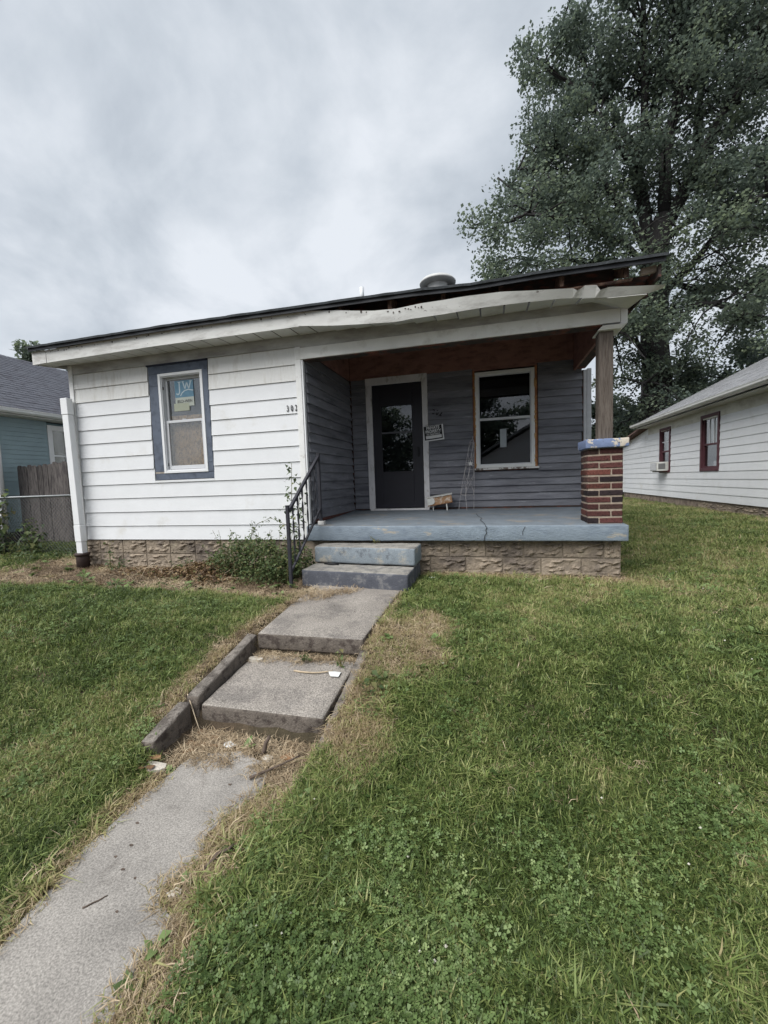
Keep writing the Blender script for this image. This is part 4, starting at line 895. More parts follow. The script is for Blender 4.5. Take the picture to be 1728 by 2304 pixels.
MB().prism(gt, 'y', RNY0-0.3, RNY1+0.27).build('gutter', mat('gutter_paint', (0.66, 0.66, 0.64), 0.4, 0.06, 4, col2=(0.4, 0.39, 0.37), thr=(0.55, 0.7), pscale=3), rn)
# gable triangle at the back of the main part, lower rear extension
MB().prism([(11.72, 2.34), (16.3, ZR_(16.3)-0.08), (20.9, 2.34)], 'y', RNY1-0.05, RNY1).build('gable_wall', WHITE, rn)
MB().prism([(11.72, 2.34), (16.3, ZR_(16.3)-0.08), (20.9, 2.34)], 'y', RNY0, RNY0+0.05).build('gable_wall', WHITE, rn)
MB().box(NX+0.03, 20.9, RNY0, RNY0+0.1, -0.12, 2.34).box(NX+0.03, 20.9, RNY1-0.1, RNY1-0.052, -0.12, 2.34).box(20.9, 21.0, RNY0, RNY1, -0.12, 2.4).build('outer_wall', WHITE, rn)
MB().hexa([(11.45, RNY1+0.26, 2.30), (20, RNY1+0.26, 2.62), (20, RNY2+0.3, 1.95), (11.45, RNY2+0.3, 1.90), (11.45, RNY1+0.26, 2.36), (20, RNY1+0.26, 2.68), (20, RNY2+0.3, 2.01), (11.45, RNY2+0.3, 1.96)]).build('rear_roof', mat('rusty_roof_edge', (0.16, 0.10, 0.085), 0.9, 0.3, 5), rn)
MB().hexa([(NX+0.005, RNY1, 1.98), (NX+0.1, RNY1, 1.98), (NX+0.1, RNY2, 1.80), (NX+0.005, RNY2, 1.80), (NX+0.005, RNY1, 2.30), (NX+0.1, RNY1, 2.30), (NX+0.1, RNY2, 1.93), (NX+0.005, RNY2, 1.93)]).build('eave_wall', WHITE, rn)
MB().box(NX+0.6, 20.5, RNY0+0.3, RNY1-0.4, 2.335, 2.36).box(NX+2.6, NX+2.65, RNY0+0.3, RNY1-0.3, -0.1, 2.33).build('interior_wall', INT, rn)
def frame_y(mb, y0, y1, z0, z1, w, xa, xb):
    mb.box(xa, xb, y0, y0+w, z0, z1); mb.box(xa, xb, y1-w, y1, z0, z1); mb.box(xa, xb, y0+w, y1-w, z1-w, z1); mb.box(xa, xb, y0+w, y1-w, z0, z0+w); return mb
for (y0, y1, z0, z1, near) in ((7.43, 8.40, 0.685, 2.19, True), (10.375, 11.245, 0.68, 2.16, False)):
    w_ = frame_y(MB(), y0, y1, z0, z1, 0.085, NX-0.03, NX+0.05).build('window', MAROON, rn, bevel=0.004)
    frame_y(MB(), y0+0.085, y1-0.085, z0+0.085, z1-0.085, 0.045, NX+0.012, NX+0.075).build('sash', MAROON, w_)
    zm_ = z0+0.47*(z1-z0)
    MB().box(NX+0.008, NX+0.07, y0+0.13, y1-0.13, zm_-0.02, zm_+0.025).build('meeting_rail', MAROON, w_)
    MB().box(NX+0.045, NX+0.049, y0+0.13, y1-0.13, z0+0.13, zm_-0.02).build('pane', GLASS, w_); MB().box(NX+0.03, NX+0.034, y0+0.13, y1-0.13, zm_+0.025, z1-0.13).build('pane', GLASS, w_)
    if near:
        for q in (0.30, 0.62): MB().box(NX+0.018, NX+0.042, y0+0.13+q*(y1-y0-0.26)-0.012, y0+0.13+q*(y1-y0-0.26)+0.012, zm_+0.025, z1-0.13).build('muntin', GREYSASH, w_)
        MB().box(NX+0.13, NX+0.14, y0+0.1, y1-0.1, zm_, z1-0.1).build('curtain', CURTAIN, w_)
        MB().box(NX+0.12, NX+0.15, y0+0.16, y0+0.55, z0+0.13, z0+0.27).build('curtain', VINYL, w_)
        MB().box(NX+0.16, NX+0.17, y0+0.1, y0+0.5, z0+0.27, zm_).build('curtain', mat('pink_curtain', (0.32, 0.14, 0.15), 0.9), w_)
    else:
        MB().box(NX+0.018, NX+0.042, y0+0.13, y1-0.13, zm_+0.30, zm_+0.33).build('muntin', GREYSASH, w_)
        MB().box(NX+0.13, NX+0.14, y0+0.1, y1-0.1, zm_-0.1, z1-0.1).build('curtain', CURTAIN, w_)
ac = thing('air_conditioner', 'white window air conditioner in the far maroon window of the right house', 'air conditioner', (11.55, 10.8, 0.72))
MB().box(11.36, 11.74, 10.52, 11.12, 0.735, 1.03).build('casing', mat('ac_casing', (0.60, 0.60, 0.57), 0.5, 0.06, 10), ac, bevel=0.012)
MB().box(11.352, 11.359, 10.56, 11.08, 0.765, 1.0).build('grille', mat('ac_grille', (0.16, 0.16, 0.16), 0.6), ac)
gm = MB()
for i in range(12): MB().box(11.345, 11.3515, 10.575+i*0.042, 10.59+i*0.042, 0.77, 0.995).build('grille_fin', GREYSASH, ac)
MB().box(11.40, 11.60, 10.512, 10.5195, 0.80, 0.98).build('side_louvre', mat('ac_grille', (0.16, 0.16, 0.16), 0.6), ac)
MB().box(11.42, 11.72, 10.56, 11.08, 0.70, 0.7345).build('bracket', DARKWOOD, ac)

# ------------------------------------------------------------------ neighbouring house on the left
LX = -4.2
ln = thing('house', 'teal sided neighbouring house with dark roof and white window on the left', 'house', (-8, 6, -0.4))
LY0, LY1 = 1.66, 14.0
lwall = MB().box(-11.8, LX-0.012, LY0, LY1, -0.12, 2.40).build('side_wall', mat('teal_backing', (0.12, 0.18, 0.2), 0.8), ln)
LE = 0.1006
for k in range(25):
    z0 = -0.1+k*LE
    if z0 > 2.42: break
    segs = [(LY0+0.06, LY1)] if (z0 < 0.85 or z0 > 2.33) else [(LY0+0.06, 2.762), (3.62, LY1)]
    for a, b in segs:
        MB().prism([(LX+0.012, z0), (LX+0.001, z0+LE+0.003), (LX-0.0115, z0+LE+0.003), (LX-0.010, z0)], 'y', a, b).build('siding_board', TEAL, lwall)
MB().box(LX-0.06, LX+0.022, LY0-0.03, LY0+0.058, -0.12, 2.42).build('corner_trim', VINYL, ln, bevel=0.004)
MB().box(-11.7, LX-0.02, LY0+0.01, LY0+0.2, -0.8, -0.121).box(LX-0.2, LX-0.02, LY0+0.2, LY1, -0.8, -0.121).build('foundation', mat('dark_foundation', (0.05, 0.045, 0.045), 0.9, 0.3, 8), ln)
lw2 = frame_y(MB(), 2.765, 3.615, 0.86, 2.345, 0.085, LX-0.02, LX+0.022).build('window', VINYL, ln, bevel=0.004)
MB().box(LX-0.008, LX-0.004, 2.84, 3.54, 0.94, 2.27).build('pane', GLASS, lw2)
frame_y(MB(), 2.85, 3.53, 0.945, 2.26, 0.035, LX-0.003, LX+0.01).build('sash', VINYL, lw2)
MB().box(LX-0.003, LX+0.008, 2.885, 3.495, 1.60, 1.64).build('meeting_rail', VINYL, lw2); MB().box(LX-0.003, LX+0.006, 3.17, 3.20, 0.98, 2.225).build('muntin', VINYL, lw2)
MB().box(LX-0.0115, LX-0.009, 2.85, 3.53, 0.95, 2.26).build('blind', mat('dull_blind', (0.30, 0.30, 0.27), 0.8, 0.05, 8), lw2)
def ZL_(x): return 2.56+0.60*(-x-3.80)
lr = MB().prism([(-3.82, ZL_(-3.82)-0.05), (-3.82, ZL_(-3.82)-0.006), (-7.3, ZL_(-7.3)-0.006), (-12.0, ZL_(-3.0)), (-12.0, ZL_(-3.0)-0.06), (-7.3, ZL_(-7.3)-0.06)], 'y', LY0-1.8, LY1+0.3).build('roof', ROOFD, ln)
stuff(courses(MB(), -3.80, -7.28, 0.135, ZL_, LY0-1.8, LY1+0.3, 0.32, random.Random(9), -1).build('shingles', ROOFD, lr))
MB().box(LX-0.05, -3.86, LY0-1.8, LY1+0.2, 2.425, 2.445).build('soffit', mat('neighbour_soffit_white', (0.62, 0.62, 0.60), 0.6), ln)
gl = [(-3.85, 2.45), (-3.79, 2.452), (-3.755, 2.485), (-3.75, 2.52), (-3.74, 2.548), (-3.755, 2.553), (-3.768, 2.525), (-3.775, 2.49), (-3.80, 2.467), (-3.85, 2.465)]
MB().prism(gl, 'y', LY0-1.8, LY1+0.3).build('gutter', mat('gutter_white', (0.66, 0.67, 0.67), 0.4, 0.05, 4), ln)
MB().prism([(-4.2, 2.40), (-7.3, ZL_(-7.3)-0.07), (-11.8, 2.40)], 'y', LY0+0.02, LY0+0.1).build('gable_wall', TEAL, ln)
MB().tube([(-3.80, 1.25, 2.45), (-3.80, 1.32, 2.36), (-3.88, 1.45, 2.30), (-4.05, 1.60, 2.24), (-4.14, 1.66, 2.18), (-4.15, 1.67, 2.0), (-4.15, 1.67, 0.0)], 0.045, 10).build('downspout', VINYL, ln, smooth=True)

# ------------------------------------------------------------------ fences on the left
wfn = thing('wood_fence', 'weathered grey dog-ear plank fence between the two houses', 'fence', (-2, 2.05, -0.38))
rr = random.Random(12); x = -4.15
while x < -0.05:
    w = 0.138; t = rr.uniform(-0.02, 0.02); top = 1.37+t+0.02*math.sin(x*2); zb = -0.40
    y0 = 2.0+rr.uniform(-0.008, 0.008); ln_ = rr.uniform(-0.012, 0.012)
    prof = [(x, zb), (x+w, zb), (x+w+ln_, top-0.04), (x+w-0.032+ln_, top), (x+0.032+ln_, top), (x+ln_, top-0.04)]
    MB().prism(prof, 'y', y0, y0+0.018).build('plank', FENCEW, wfn)
    x += w+rr.uniform(0.002, 0.012)
for z in (0.0, 0.95): MB().box(-4.15, -0.05, 2.028, 2.066, z, z+0.085).build('rail', FENCEW, wfn)
clf = thing('chain_link_fence', 'low chain link fence with round top rail left of the house', 'fence', (-2.5, 0.7, -0.4))
CY = 0.7
MB().tube([(-9.0, CY, 0.655), (0.02, CY, 0.668)], 0.021, 8).build('top_rail', GALV, clf, smooth=True)
for x in (-0.05, -2.75, -5.6, -8.4): MB().tube([(x, CY+0.03, -0.5), (x, CY+0.03, 0.72)], 0.024, 8).build('post', GALV, clf, smooth=True)
wm = MB(); s_ = 0.075
H0, H1 = -0.40, 0.645
x = -7.0
while x < 0.0:
    for sg_ in (1, -1):
        xe = x+sg_*(H1-H0); a, b = (x, H0), (xe, H1)
        if xe > 0.0: t = (0.0-x)/(xe-x); b = (0.0, H0+(H1-H0)*t)
        wm.tube([(a[0], CY+0.002*sg_, a[1]), (b[0], CY+0.002*sg_, b[1])], 0.0032, 3, False)
    x += s_
stuff(wm.build('wire_mesh', WIREM, clf))

# ------------------------------------------------------------------ vegetation
def leaf_mesh(name, pos, nrm_tilt, size, tint, m, shape='leaf', seed=0, droop=0.3):
    """pos (n,3); one bent leaf of 4 triangles at each position, random heading"""
    rg = np.random.default_rng(seed); n = len(pos)
    th = rg.uniform(0, 2*np.pi, n); ti = rg.normal(0, nrm_tilt, n); ro = rg.normal(0, nrm_tilt, n)
    d = np.stack([np.cos(th)*np.cos(ti), np.sin(th)*np.cos(ti), np.sin(ti)], -1)
    s = np.stack([-np.sin(th), np.cos(th), np.zeros(n)], -1)
    up = np.cross(d, s); s = s*np.cos(ro)[:, None] + up*np.sin(ro)[:, None]; up = np.cross(d, s)
    sz = (size*rg.uniform(0.65, 1.3, n))[:, None]; wd = sz*(0.36 if shape == 'leaf' else 0.5)
    dz = np.zeros((n, 3)); dz[:, 2] = -droop
    base = pos; mid = pos + d*sz*0.45; tip = pos + d*sz + dz*sz*0.5
    l = mid + s*wd + up*sz*0.07; r_ = mid - s*wd + up*sz*0.07
    co = np.stack([base, l, tip, r_, mid], 1).reshape(-1, 3); o = (np.arange(n)*5)[:, None]
    f = np.concatenate([o+np.array([[0, 4, 1]]), o+np.array([[1, 4, 2]]), o+np.array([[2, 4, 3]]), o+np.array([[3, 4, 0]])], 1).reshape(-1, 3)
    me = np_mesh(name, co, f, m)
    a = me.attributes.new('tint', 'FLOAT', 'POINT'); a.data.foreach_set('value', np.repeat(np.asarray(tint, np.float32), 5)); return me
def quad_leaves(name, pos, size, tint, m, seed=0, flat=0.6):
    rg = np.random.default_rng(seed); n = len(pos)
    th = rg.uniform(0, 2*np.pi, n)
    nz = rg.normal(0, 1, (n, 3)); nz[:, 2] = np.abs(nz[:, 2])+flat; nz /= np.linalg.norm(nz, axis=1)[:, None]
    a = np.cross(nz, np.stack([np.cos(th), np.sin(th), np.zeros(n)], -1)); a /= np.linalg.norm(a, axis=1)[:, None]; b = np.cross(nz, a)
    sz = (size*rg.uniform(0.6, 1.35, n))[:, None]
    co = np.stack([pos-a*sz*0.5, pos+b*sz*0.42+a*sz*0.05-nz*sz*0.08, pos+a*sz*0.55, pos-b*sz*0.42+a*sz*0.05-nz*sz*0.08], 1).reshape(-1, 3)
    f = (np.arange(n)*4)[:, None] + np.array([[0, 1, 2, 3]])
    me = np_mesh(name, co, f, m)
    at_ = me.attributes.new('tint', 'FLOAT', 'POINT'); at_.data.foreach_set('value', np.repeat(np.asarray(tint, np.float32), 4)); return me
TREEM = leaf_mat('tree_leaf', [(0.0, (0.085, 0.112, 0.095)), (0.5, (0.150, 0.190, 0.148)), (1.0, (0.235, 0.285, 0.175))], 0.5, inst=False)
BUSHM = leaf_mat('shrub_leaf', [(0.0, (0.040, 0.062, 0.028)), (0.5, (0.080, 0.118, 0.050)), (0.85, (0.15, 0.19, 0.075)), (1.0, (0.22, 0.17, 0.08))], 0.35, inst=False)

def grow_tree(name, label, base, limbs, twig_n, seed, leaf_size, per_cluster, spread, env=None, group=None, trunk_r=0.5, tintf=None, cat='tree', twl=(1.2, 2.6), hard=None):
    """limbs: list of (points, r0, r1) polylines in tree space; sub-branches and leaf clusters are grown on them"""
    rg = np.random.default_rng(seed); t = thing(name, label, cat, base, group)
    tb = MB(); cl = []
    for pts, ra, rb_ in limbs:
        P = [Vector(p)+Vector(base) for p in pts]
        # smooth the polyline
        Q = [P[0]]
        for a, b in zip(P[:-1], P[1:]):
            for u in (0.33, 0.67, 1.0): Q.append(a.lerp(b, u)+Vector(rg.normal(0, 0.05, 3))*(0 if u == 1 else 1))
        rs = [ra+(rb_-ra)*i/(len(Q)-1) for i in range(len(Q))]
        tb.tube(Q, rs, 9)
    for pts, ra, rb_ in limbs:
        P = [Vector(p)+Vector(base) for p in pts]; L = sum((b-a).length for a, b in zip(P[:-1], P[1:]))
        if pts[0][2] < 0.5: continue
        nb_ = max(2, int(L*twig_n))
        for i in range(nb_):
            u = rg.uniform(0.12, 1.0)*(len(P)-1); k = min(int(u), len(P)-2); s0 = P[k].lerp(P[k+1], u-k); d0 = (P[k+1]-P[k]).normalized()
            d = Vector(rg.normal(0, 1, 3)); d.z = d.z*0.55+0.05; d = (d.normalized()*0.9 + d0*0.45).normalized()
            ln1 = rg.uniform(*twl); e1 = s0+d*ln1; e1.z -= 0.1*ln1
            if hard is not None and not hard(np.array([tuple(e1)])-np.array(base), 0.25)[0]: continue
            mid = s0.lerp(e1, 0.5)+Vector((0, 0, 0.12*ln1))
            tb.tube([s0, mid, e1], [0.05, 0.032, 0.015], 4, False)
            for j in range(3):
                q = s0.lerp(e1, rg.uniform(0.45, 1.0)); d2 = (Vector(rg.normal(0, 1, 3))+d*0.6).normalized(); q2 = q+d2*rg.uniform(0.4, 1.0)*ln1*0.5
                tb.tube([q, q2], [0.02, 0.008], 3, False); cl.append(q2); cl.append(q.lerp(q2, 0.5))
            cl.append(e1)
    cl = np.array([tuple(c) for c in cl])
    if env is not None: cl = cl[env(cl - np.array(base))]
    d2 = ((cl[:, None, :]-cl[None, :, :])**2).sum(-1); cl = cl[(d2 < 0.9**2).sum(1) > 4]; n = len(cl)
    sp = spread*rg.uniform(0.6, 1.35, n)
    off = rg.normal(0, 1, (n, per_cluster, 3)); ol = np.linalg.norm(off, axis=2, keepdims=True); off *= np.minimum(1, 1.75/ol); off[..., 2] *= 0.62
    pos = (cl[:, None, :] + off*sp[:, None, None]).reshape(-1, 3)
    tint = np.clip(np.repeat(rg.normal(0.45, 0.2, n), per_cluster) + rg.normal(0, 0.15, n*per_cluster), 0, 1)
    if tintf is not None: tint = np.clip(tint+tintf(pos), 0, 1)
    keep = pos[:, 2] > base[2]+0.2; pos = pos[keep]; tint = tint[keep]
    tb.build('trunk', BARK, t, smooth=True)
    cr_ = link('crown', quad_leaves('crown', pos, leaf_size, tint, TREEM, seed, 0.5), t); stuff(cr_)
    print(name, n, 'clusters', len(pos), 'leaves'); return t

# big tree behind: coordinates relative to the base
TBX, TBY, TBZ = 13.15, 16.0, -0.4
def rel(x, z, dy=0.0): return (x-TBX, dy, z-TBZ)
big = [
    ([(0, 0, -0.3), rel(13.08, 3.0), rel(13.09, 8.1), rel(13.12, 10.1), rel(13.43, 11.5)], 0.62, 0.40),
    ([rel(13.1, 10.3), rel(12.64, 12.85, 0.3), rel(12.35, 13.7, 0.5), rel(12.62, 15.1, 0.6), rel(13.3, 16.9, 0.8), rel(13.96, 18.2, 1.0), rel(14.3, 21, 1.2)], 0.27, 0.06),
    ([rel(13.43, 11.5), rel(13.27, 13.6, -0.3), rel(13.53, 15.1, -0.5), rel(13.85, 16.7, -0.6), rel(14.5, 18.4, -0.6), rel(14.9, 22, -0.8)], 0.26, 0.06),
    ([rel(13.5, 11.2), rel(14.05, 12.4, -0.4), rel(14.9, 14.2, -0.8), rel(15.8, 15.4, -1.1), rel(17.0, 16.2, -1.5), rel(19, 18.5, -2)], 0.28, 0.07),
    ([rel(14.05, 12.4), rel(15.4, 13.2, 0.8), rel(16.4, 13.6, 1.4), rel(19, 14.5, 2.2)], 0.15, 0.05),
    ([rel(14.6, 14.0), rel(14.92, 16.2, 0.8), rel(15.16, 17.6, 1.0), rel(15.65, 18.8, 1.2), rel(16.5, 22.5, 1.5)], 0.18, 0.05),
    ([rel(13.2, 8.0), rel(13.6, 8.6, -0.5), rel(14.25, 9.2, -1.0), rel(15.4, 10.5, -1.5), rel(16.5, 11.0, -2.0), rel(19.5, 11.5, -2.6)], 0.17, 0.05),
    ([rel(13.1, 5.8), rel(14.26, 7.5, -0.6), rel(15.0, 7.4, -1.0), rel(15.8, 6.7, -1.3), rel(17.5, 6.0, -1.5)], 0.13, 0.04),
    ([rel(13.0, 9.8), rel(11.6, 11.8, -0.6), rel(9.75, 14.2, -1.2), rel(9.05, 14.1, -1.4), rel(8.3, 13.5, -1.5), rel(7.3, 13.6, -1.6)], 0.16, 0.04),
    ([rel(12.5, 13.4), rel(11.0, 15.5, -0.4), rel(9.5, 17.2, -0.8), rel(8.1, 18.2, -1.0)], 0.14, 0.04),
    ([rel(12.4, 14.2), rel(11.4, 17.0, 0.6), rel(10.3, 19.5, 1.0), rel(9.6, 21.5, 1.2)], 0.14, 0.04),
    ([rel(13.0, 9.0), rel(11.5, 10.2, -1.2), rel(9.6, 11.0, -2.0), rel(7.6, 11.2, -2.6), rel(6.2, 10.6, -3.0)], 0.14, 0.04),
    ([rel(13.0, 7.2), rel(11.2, 8.4, 0.9), rel(9.2, 9.2, 1.6), rel(7.2, 9.0, 2.0), rel(5.9, 8.7, 2.2)], 0.13, 0.04),
    ([rel(12.9, 11.8), rel(11.3, 13.0, 1.4), rel(9.2, 14.6, 2.4), rel(7.4, 15.8, 3.0), rel(6.7, 16.6, 3.2)], 0.14, 0.04),
    ([rel(13.0, 5.0), rel(12.0, 6.2, -1.2), rel(10.8, 6.5, -2.2), rel(9.6, 6.0, -3)], 0.11, 0.03),
    ([rel(13.1, 4.0), rel(12.6, 4.6, -0.8), rel(12.2, 4.4, -1.6), rel(11.9, 3.6, -2.2)], 0.08, 0.03),
    ([rel(13.2, 3.6), rel(13.9, 4.6, 0.6), rel(14.6, 4.4, 0.9), rel(15.4, 3.8, 1.2)], 0.08, 0.03),
    ([rel(13.1, 3.0), rel(12.6, 3.4, 0.9), rel(12.0, 3.0, 1.6), rel(11.6, 2.4, 2.0)], 0.07, 0.03),
    ([rel(13.3, 10.6), rel(15.2, 12.0, 1.6), rel(17.2, 13.0, 2.8), rel(20.0, 13.8, 3.8)], 0.14, 0.04),
    ([rel(14.9, 14.2), rel(16.5, 16.5, 0.4), rel(18, 19.5, 0.6), rel(19, 22, 0.8)], 0.13, 0.04),
    ([rel(13.0, 8.5), rel(11.5, 9.3, -0.5), rel(9.5, 10.0, -0.8), rel(7.6, 10.1, -1.0)], 0.12, 0.04),
    ([rel(13.0, 6.5), rel(11.0, 7.8, -1.0), rel(9.3, 8.4, -1.6), rel(7.0, 8.8, -2.0)], 0.12, 0.04),
    ([rel(12.7, 14.8), rel(12.4, 17.2, -0.6), rel(12.2, 19.8, -1.0), rel(12.0, 23.5, -1.2)], 0.16, 0.05),
    ([rel(14.0, 17.0), rel(13.4, 19.5, -1.5), rel(13.6, 22, -2.0), rel(13.8, 24.5, -2.2)], 0.13, 0.04),
    ([rel(15.8, 15.4), rel(17.2, 18.0, -1.8), rel(18.0, 20.5, -2.4), rel(18.5, 24, -2.8)], 0.13, 0.04),
    ([rel(13.3, 9.0), rel(15.5, 9.0, 1.8), rel(17.8, 9.2, 2.8), rel(20.3, 8.8, 3.4)], 0.12, 0.04),
]
def hard_big(p, m_=0.0):
    z = p[:, 2]+TBZ; x = p[:, 0]+TBX
    left = np.interp(z, [0, 3, 6, 8, 9, 11, 12.5, 14, 16, 18, 19.5, 21.5, 24], [11.4, 11.2, 8.8, 5.5, 5.3, 5.9, 7.0, 7.2, 6.5, 7.1, 8.2, 9.6, 12])
    left = left + 0.35*np.sin(z*2.3) + 0.3*np.sin(z*5.1+1)
    return (x > left+m_) & (z < 26)
def env_big(p):
    z = p[:, 2]+TBZ; x = p[:, 0]+TBX
    rad = np.hypot(p[:, 0]-0.6, p[:, 1]*1.2); rnd_ = np.random.default_rng(2).random(len(z))
    return hard_big(p) & ((rnd_ < 0.42+0.58*sst(1.2, 3.6, rad)) | (z < 7))
grow_tree('large_tree', 'tall spreading leafy tree rising behind the house on the right', (TBX, TBY, TBZ), big, 3.4, 3, 0.122, 54, 0.37, env_big, hard=hard_big, tintf=lambda p: np.interp(p[:, 2], [2, 9, 13, 20], [0.02, 0.14, -0.02, -0.12]))
def small_tree(name, label, base, h, r_, seed, ls, pc, group=None, low=0.25, tw=3.0, spread=0.35):
    rg = random.Random(seed); L = [([(0, 0, -0.3), (0.1, 0, h*0.35), (0, 0.1, h*0.6), (0.1, 0, h*0.85)], h*0.03, h*0.01)]
    for i in range(11):
        z0 = h*(low+0.55*i/11); an = i*2.4+rg.random(); rr2 = r_*math.sin(math.pi*min(0.95, max(0.2, (i+2)/13)))**0.6
        L.append(([(0, 0, z0), (math.cos(an)*rr2*0.5, math.sin(an)*rr2*0.5, z0+h*0.10), (math.cos(an)*rr2*0.85, math.sin(an)*rr2*0.85, z0+h*0.14)], h*0.012, h*0.004))
    L.append(([(0, 0, h*0.7), (0.2, 0.1, h*0.92)], h*0.01, h*0.004))
    return grow_tree(name, label, base, L, tw, seed, ls, pc, spread, None, group, twl=(r_*0.2, r_*0.42))
small_tree('background_tree', 'dark leafy tree low behind the big trunk beside the porch post', (12.2, 20.5, -0.4), 5.6, 3.0, 41, 0.20, 34, 'trees behind the houses', 0.12)
small_tree('background_tree', 'dense tree half hidden behind the grey roof on the right', (18.0, 19.0, -0.4), 7.0, 4.2, 42, 0.20, 36, 'trees behind the houses', 0.15)
small_tree('background_tree', 'small pale tree top showing over the slate roof on the left', (-22.6, 17.0, -0.4), 9.2, 3.4, 43, 0.22, 26, 'trees behind the houses', 0.45)
# across the street (seen only as reflections in the door and the porch window)
small_tree('street_tree', 'leafy tree across the street reflected in the door glass', (-3.2, -25, -0.9), 8.2, 4.2, 51, 0.26, 24, 'trees across the street', 0.25, 2.2, 0.5)
small_tree('street_tree', 'tall tree across the street reflected in the porch window', (5.2, -30, -0.9), 11, 4.6, 52, 0.28, 24, 'trees across the street', 0.25, 2.0, 0.5)
ah = thing('house', 'plain white gabled house across the street behind the viewer', 'house', (9.5, -24, -0.9))
MB().box(5.5, 14, -30, -22.5, -0.9, 2.2).build('wall', WHITE, ah)
MB().prism([(5.1, 2.15), (9.75, 4.7), (14.4, 2.15), (14.4, 2.3), (9.75, 4.9), (5.1, 2.3)], 'y', -30.4, -22.0).build('roof', ROOFL, ah)
MB().prism([(5.6, 2.2), (9.75, 4.55), (13.9, 2.2)], 'y', -22.6, -22.5).build('gable_wall', WHITE, ah)
for x in (6.6, 11.4):
    w_ = MB().box(x, x+1.1, -22.49, -22.44, 0.2, 1.6).build('window', VINYL, ah); MB().box(x+0.08, x+1.02, -22.438, -22.43, 0.28, 1.52).build('pane', BLACK, w_)

# shrubs and weeds at the house
def pts_ellipsoids(ells, n, seed):
    rg = np.random.default_rng(seed); out = []
    for (cx_, cy_, cz_, rx, ry, rz, wgt) in ells:
        k = int(n*wgt); d = rg.normal(0, 1, (k, 3)); d /= np.linalg.norm(d, axis=1)[:, None]; r_ = rg.uniform(0.25, 1.0, k)**0.45
        out.append(np.array([cx_, cy_, cz_]) + d*r_[:, None]*np.array([rx, ry, rz]))
    return np.concatenate(out)
def sprig(mb, P, r0_, leaf_pos, rg, every=0.05, off=0.02):
    P = [Vector(p) for p in P]; mb.tube(P, [r0_*(1-0.6*i/(len(P)-1)) for i in range(len(P))], 5)
    for a, b in zip(P[:-1], P[1:]):
        n = max(1, int((b-a).length/every))
        for i in range(n):
            q = a.lerp(b, (i+0.5)/n)
            for _ in range(2): leaf_pos.append(tuple(q+Vector(rg.normal(0, off, 3))))
sb = thing('shrub', 'dense weedy green shrub beside the stair railing', 'shrub', (3.2, -0.5, -0.42))
ells = [(3.35, -0.45, -0.22, 0.42, 0.30, 0.22, 0.28), (2.92, -0.42, -0.20, 0.36, 0.26, 0.20, 0.20), (3.60, -0.62, -0.27, 0.26, 0.22, 0.18, 0.14), (3.15, -0.38, -0.04, 0.34, 0.22, 0.12, 0.13), (2.62, -0.36, -0.26, 0.22, 0.2, 0.13, 0.06), (3.78, -0.40, -0.20, 0.18, 0.24, 0.20, 0.13), (3.40, -0.72, -0.34, 0.35, 0.16, 0.10, 0.06)]
bp_ = pts_ellipsoids(ells, 5200, 61); bp_ = bp_[(bp_[:, 2] > -0.42) & (bp_[:, 1] < -0.03)]
rg = np.random.default_rng(5)
stuff(link('foliage', leaf_mesh('foliage', bp_, 0.5, 0.036, np.clip(rg.normal(0.64, 0.2, len(bp_)), 0, 0.95), BUSHM, seed=3), sb))
stm = MB(); lp = []
for i in range(46):
    x0 = rg.uniform(2.7, 3.85); y0 = rg.uniform(-0.75, -0.2); x1 = x0+rg.normal(0, 0.14); y1 = y0+rg.normal(0, 0.1); z1 = rg.uniform(-0.12, 0.24)-0.1*abs(x0-3.2)
    sprig(stm, [(x0, y0, -0.43), ((x0+x1)/2, (y0+y1)/2, (z1-0.43)/2+0.03), (x1, min(-0.04, y1), z1)], 0.004, lp, rg, 0.05, 0.022)
lp = np.array(lp); stuff(link('sprigs', leaf_mesh('sprigs', lp, 0.45, 0.042, np.clip(rg.normal(0.5, 0.18, len(lp)), 0, 0.9), BUSHM, seed=4), sb)); stm.build('stems', STEMM, sb)
tw = thing('tall_weed', 'tall leafy weed stalk growing up behind the railing', 'weed', (3.72, -0.42, -0.42))
stm = MB(); lp = []
sprig(stm, [(3.70, -0.36, -0.42), (3.69, -0.34, 0.1), (3.66, -0.30, 0.5), (3.675, -0.28, 0.98)], 0.007, lp, rg, 0.032, 0.035)
sprig(stm, [(3.78, -0.45, -0.42), (3.80, -0.42, 0.0), (3.78, -0.36, 0.42), (3.80, -0.33, 0.75)], 0.006, lp, rg, 0.04, 0.035)
sprig(stm, [(3.74, -0.55, -0.42), (3.72, -0.52, 0.0), (3.78, -0.48, 0.28)], 0.005, lp, rg, 0.04, 0.035)
sprig(stm, [(3.69, -0.33, 0.35), (3.60, -0.36, 0.45), (3.56, -0.38, 0.42)], 0.003, lp, rg, 0.04, 0.02)
lp = np.array(lp); stuff(link('foliage', leaf_mesh('foliage', lp, 0.5, 0.055, np.clip(rg.normal(0.5, 0.2, len(lp)), 0, 0.9), BUSHM, seed=6, droop=0.8), tw)); stm.build('stem', STEMM, tw)
ab = thing('arching_weed', 'thin leafy weed stem arching left across the white siding', 'weed', (3.1, -0.30, -0.2))
stm = MB(); lp = []
sprig(stm, [(2.98, -0.36, -0.35), (3.06, -0.34, 0.02), (3.18, -0.32, 0.24), (3.36, -0.30, 0.31), (3.56, -0.28, 0.22), (3.66, -0.28, 0.12)], 0.004, lp, rg, 0.042, 0.025)
sprig(stm, [(3.10, -0.34, 0.10), (3.12, -0.33, 0.2), (3.10, -0.33, 0.28)], 0.003, lp, rg, 0.035, 0.018)
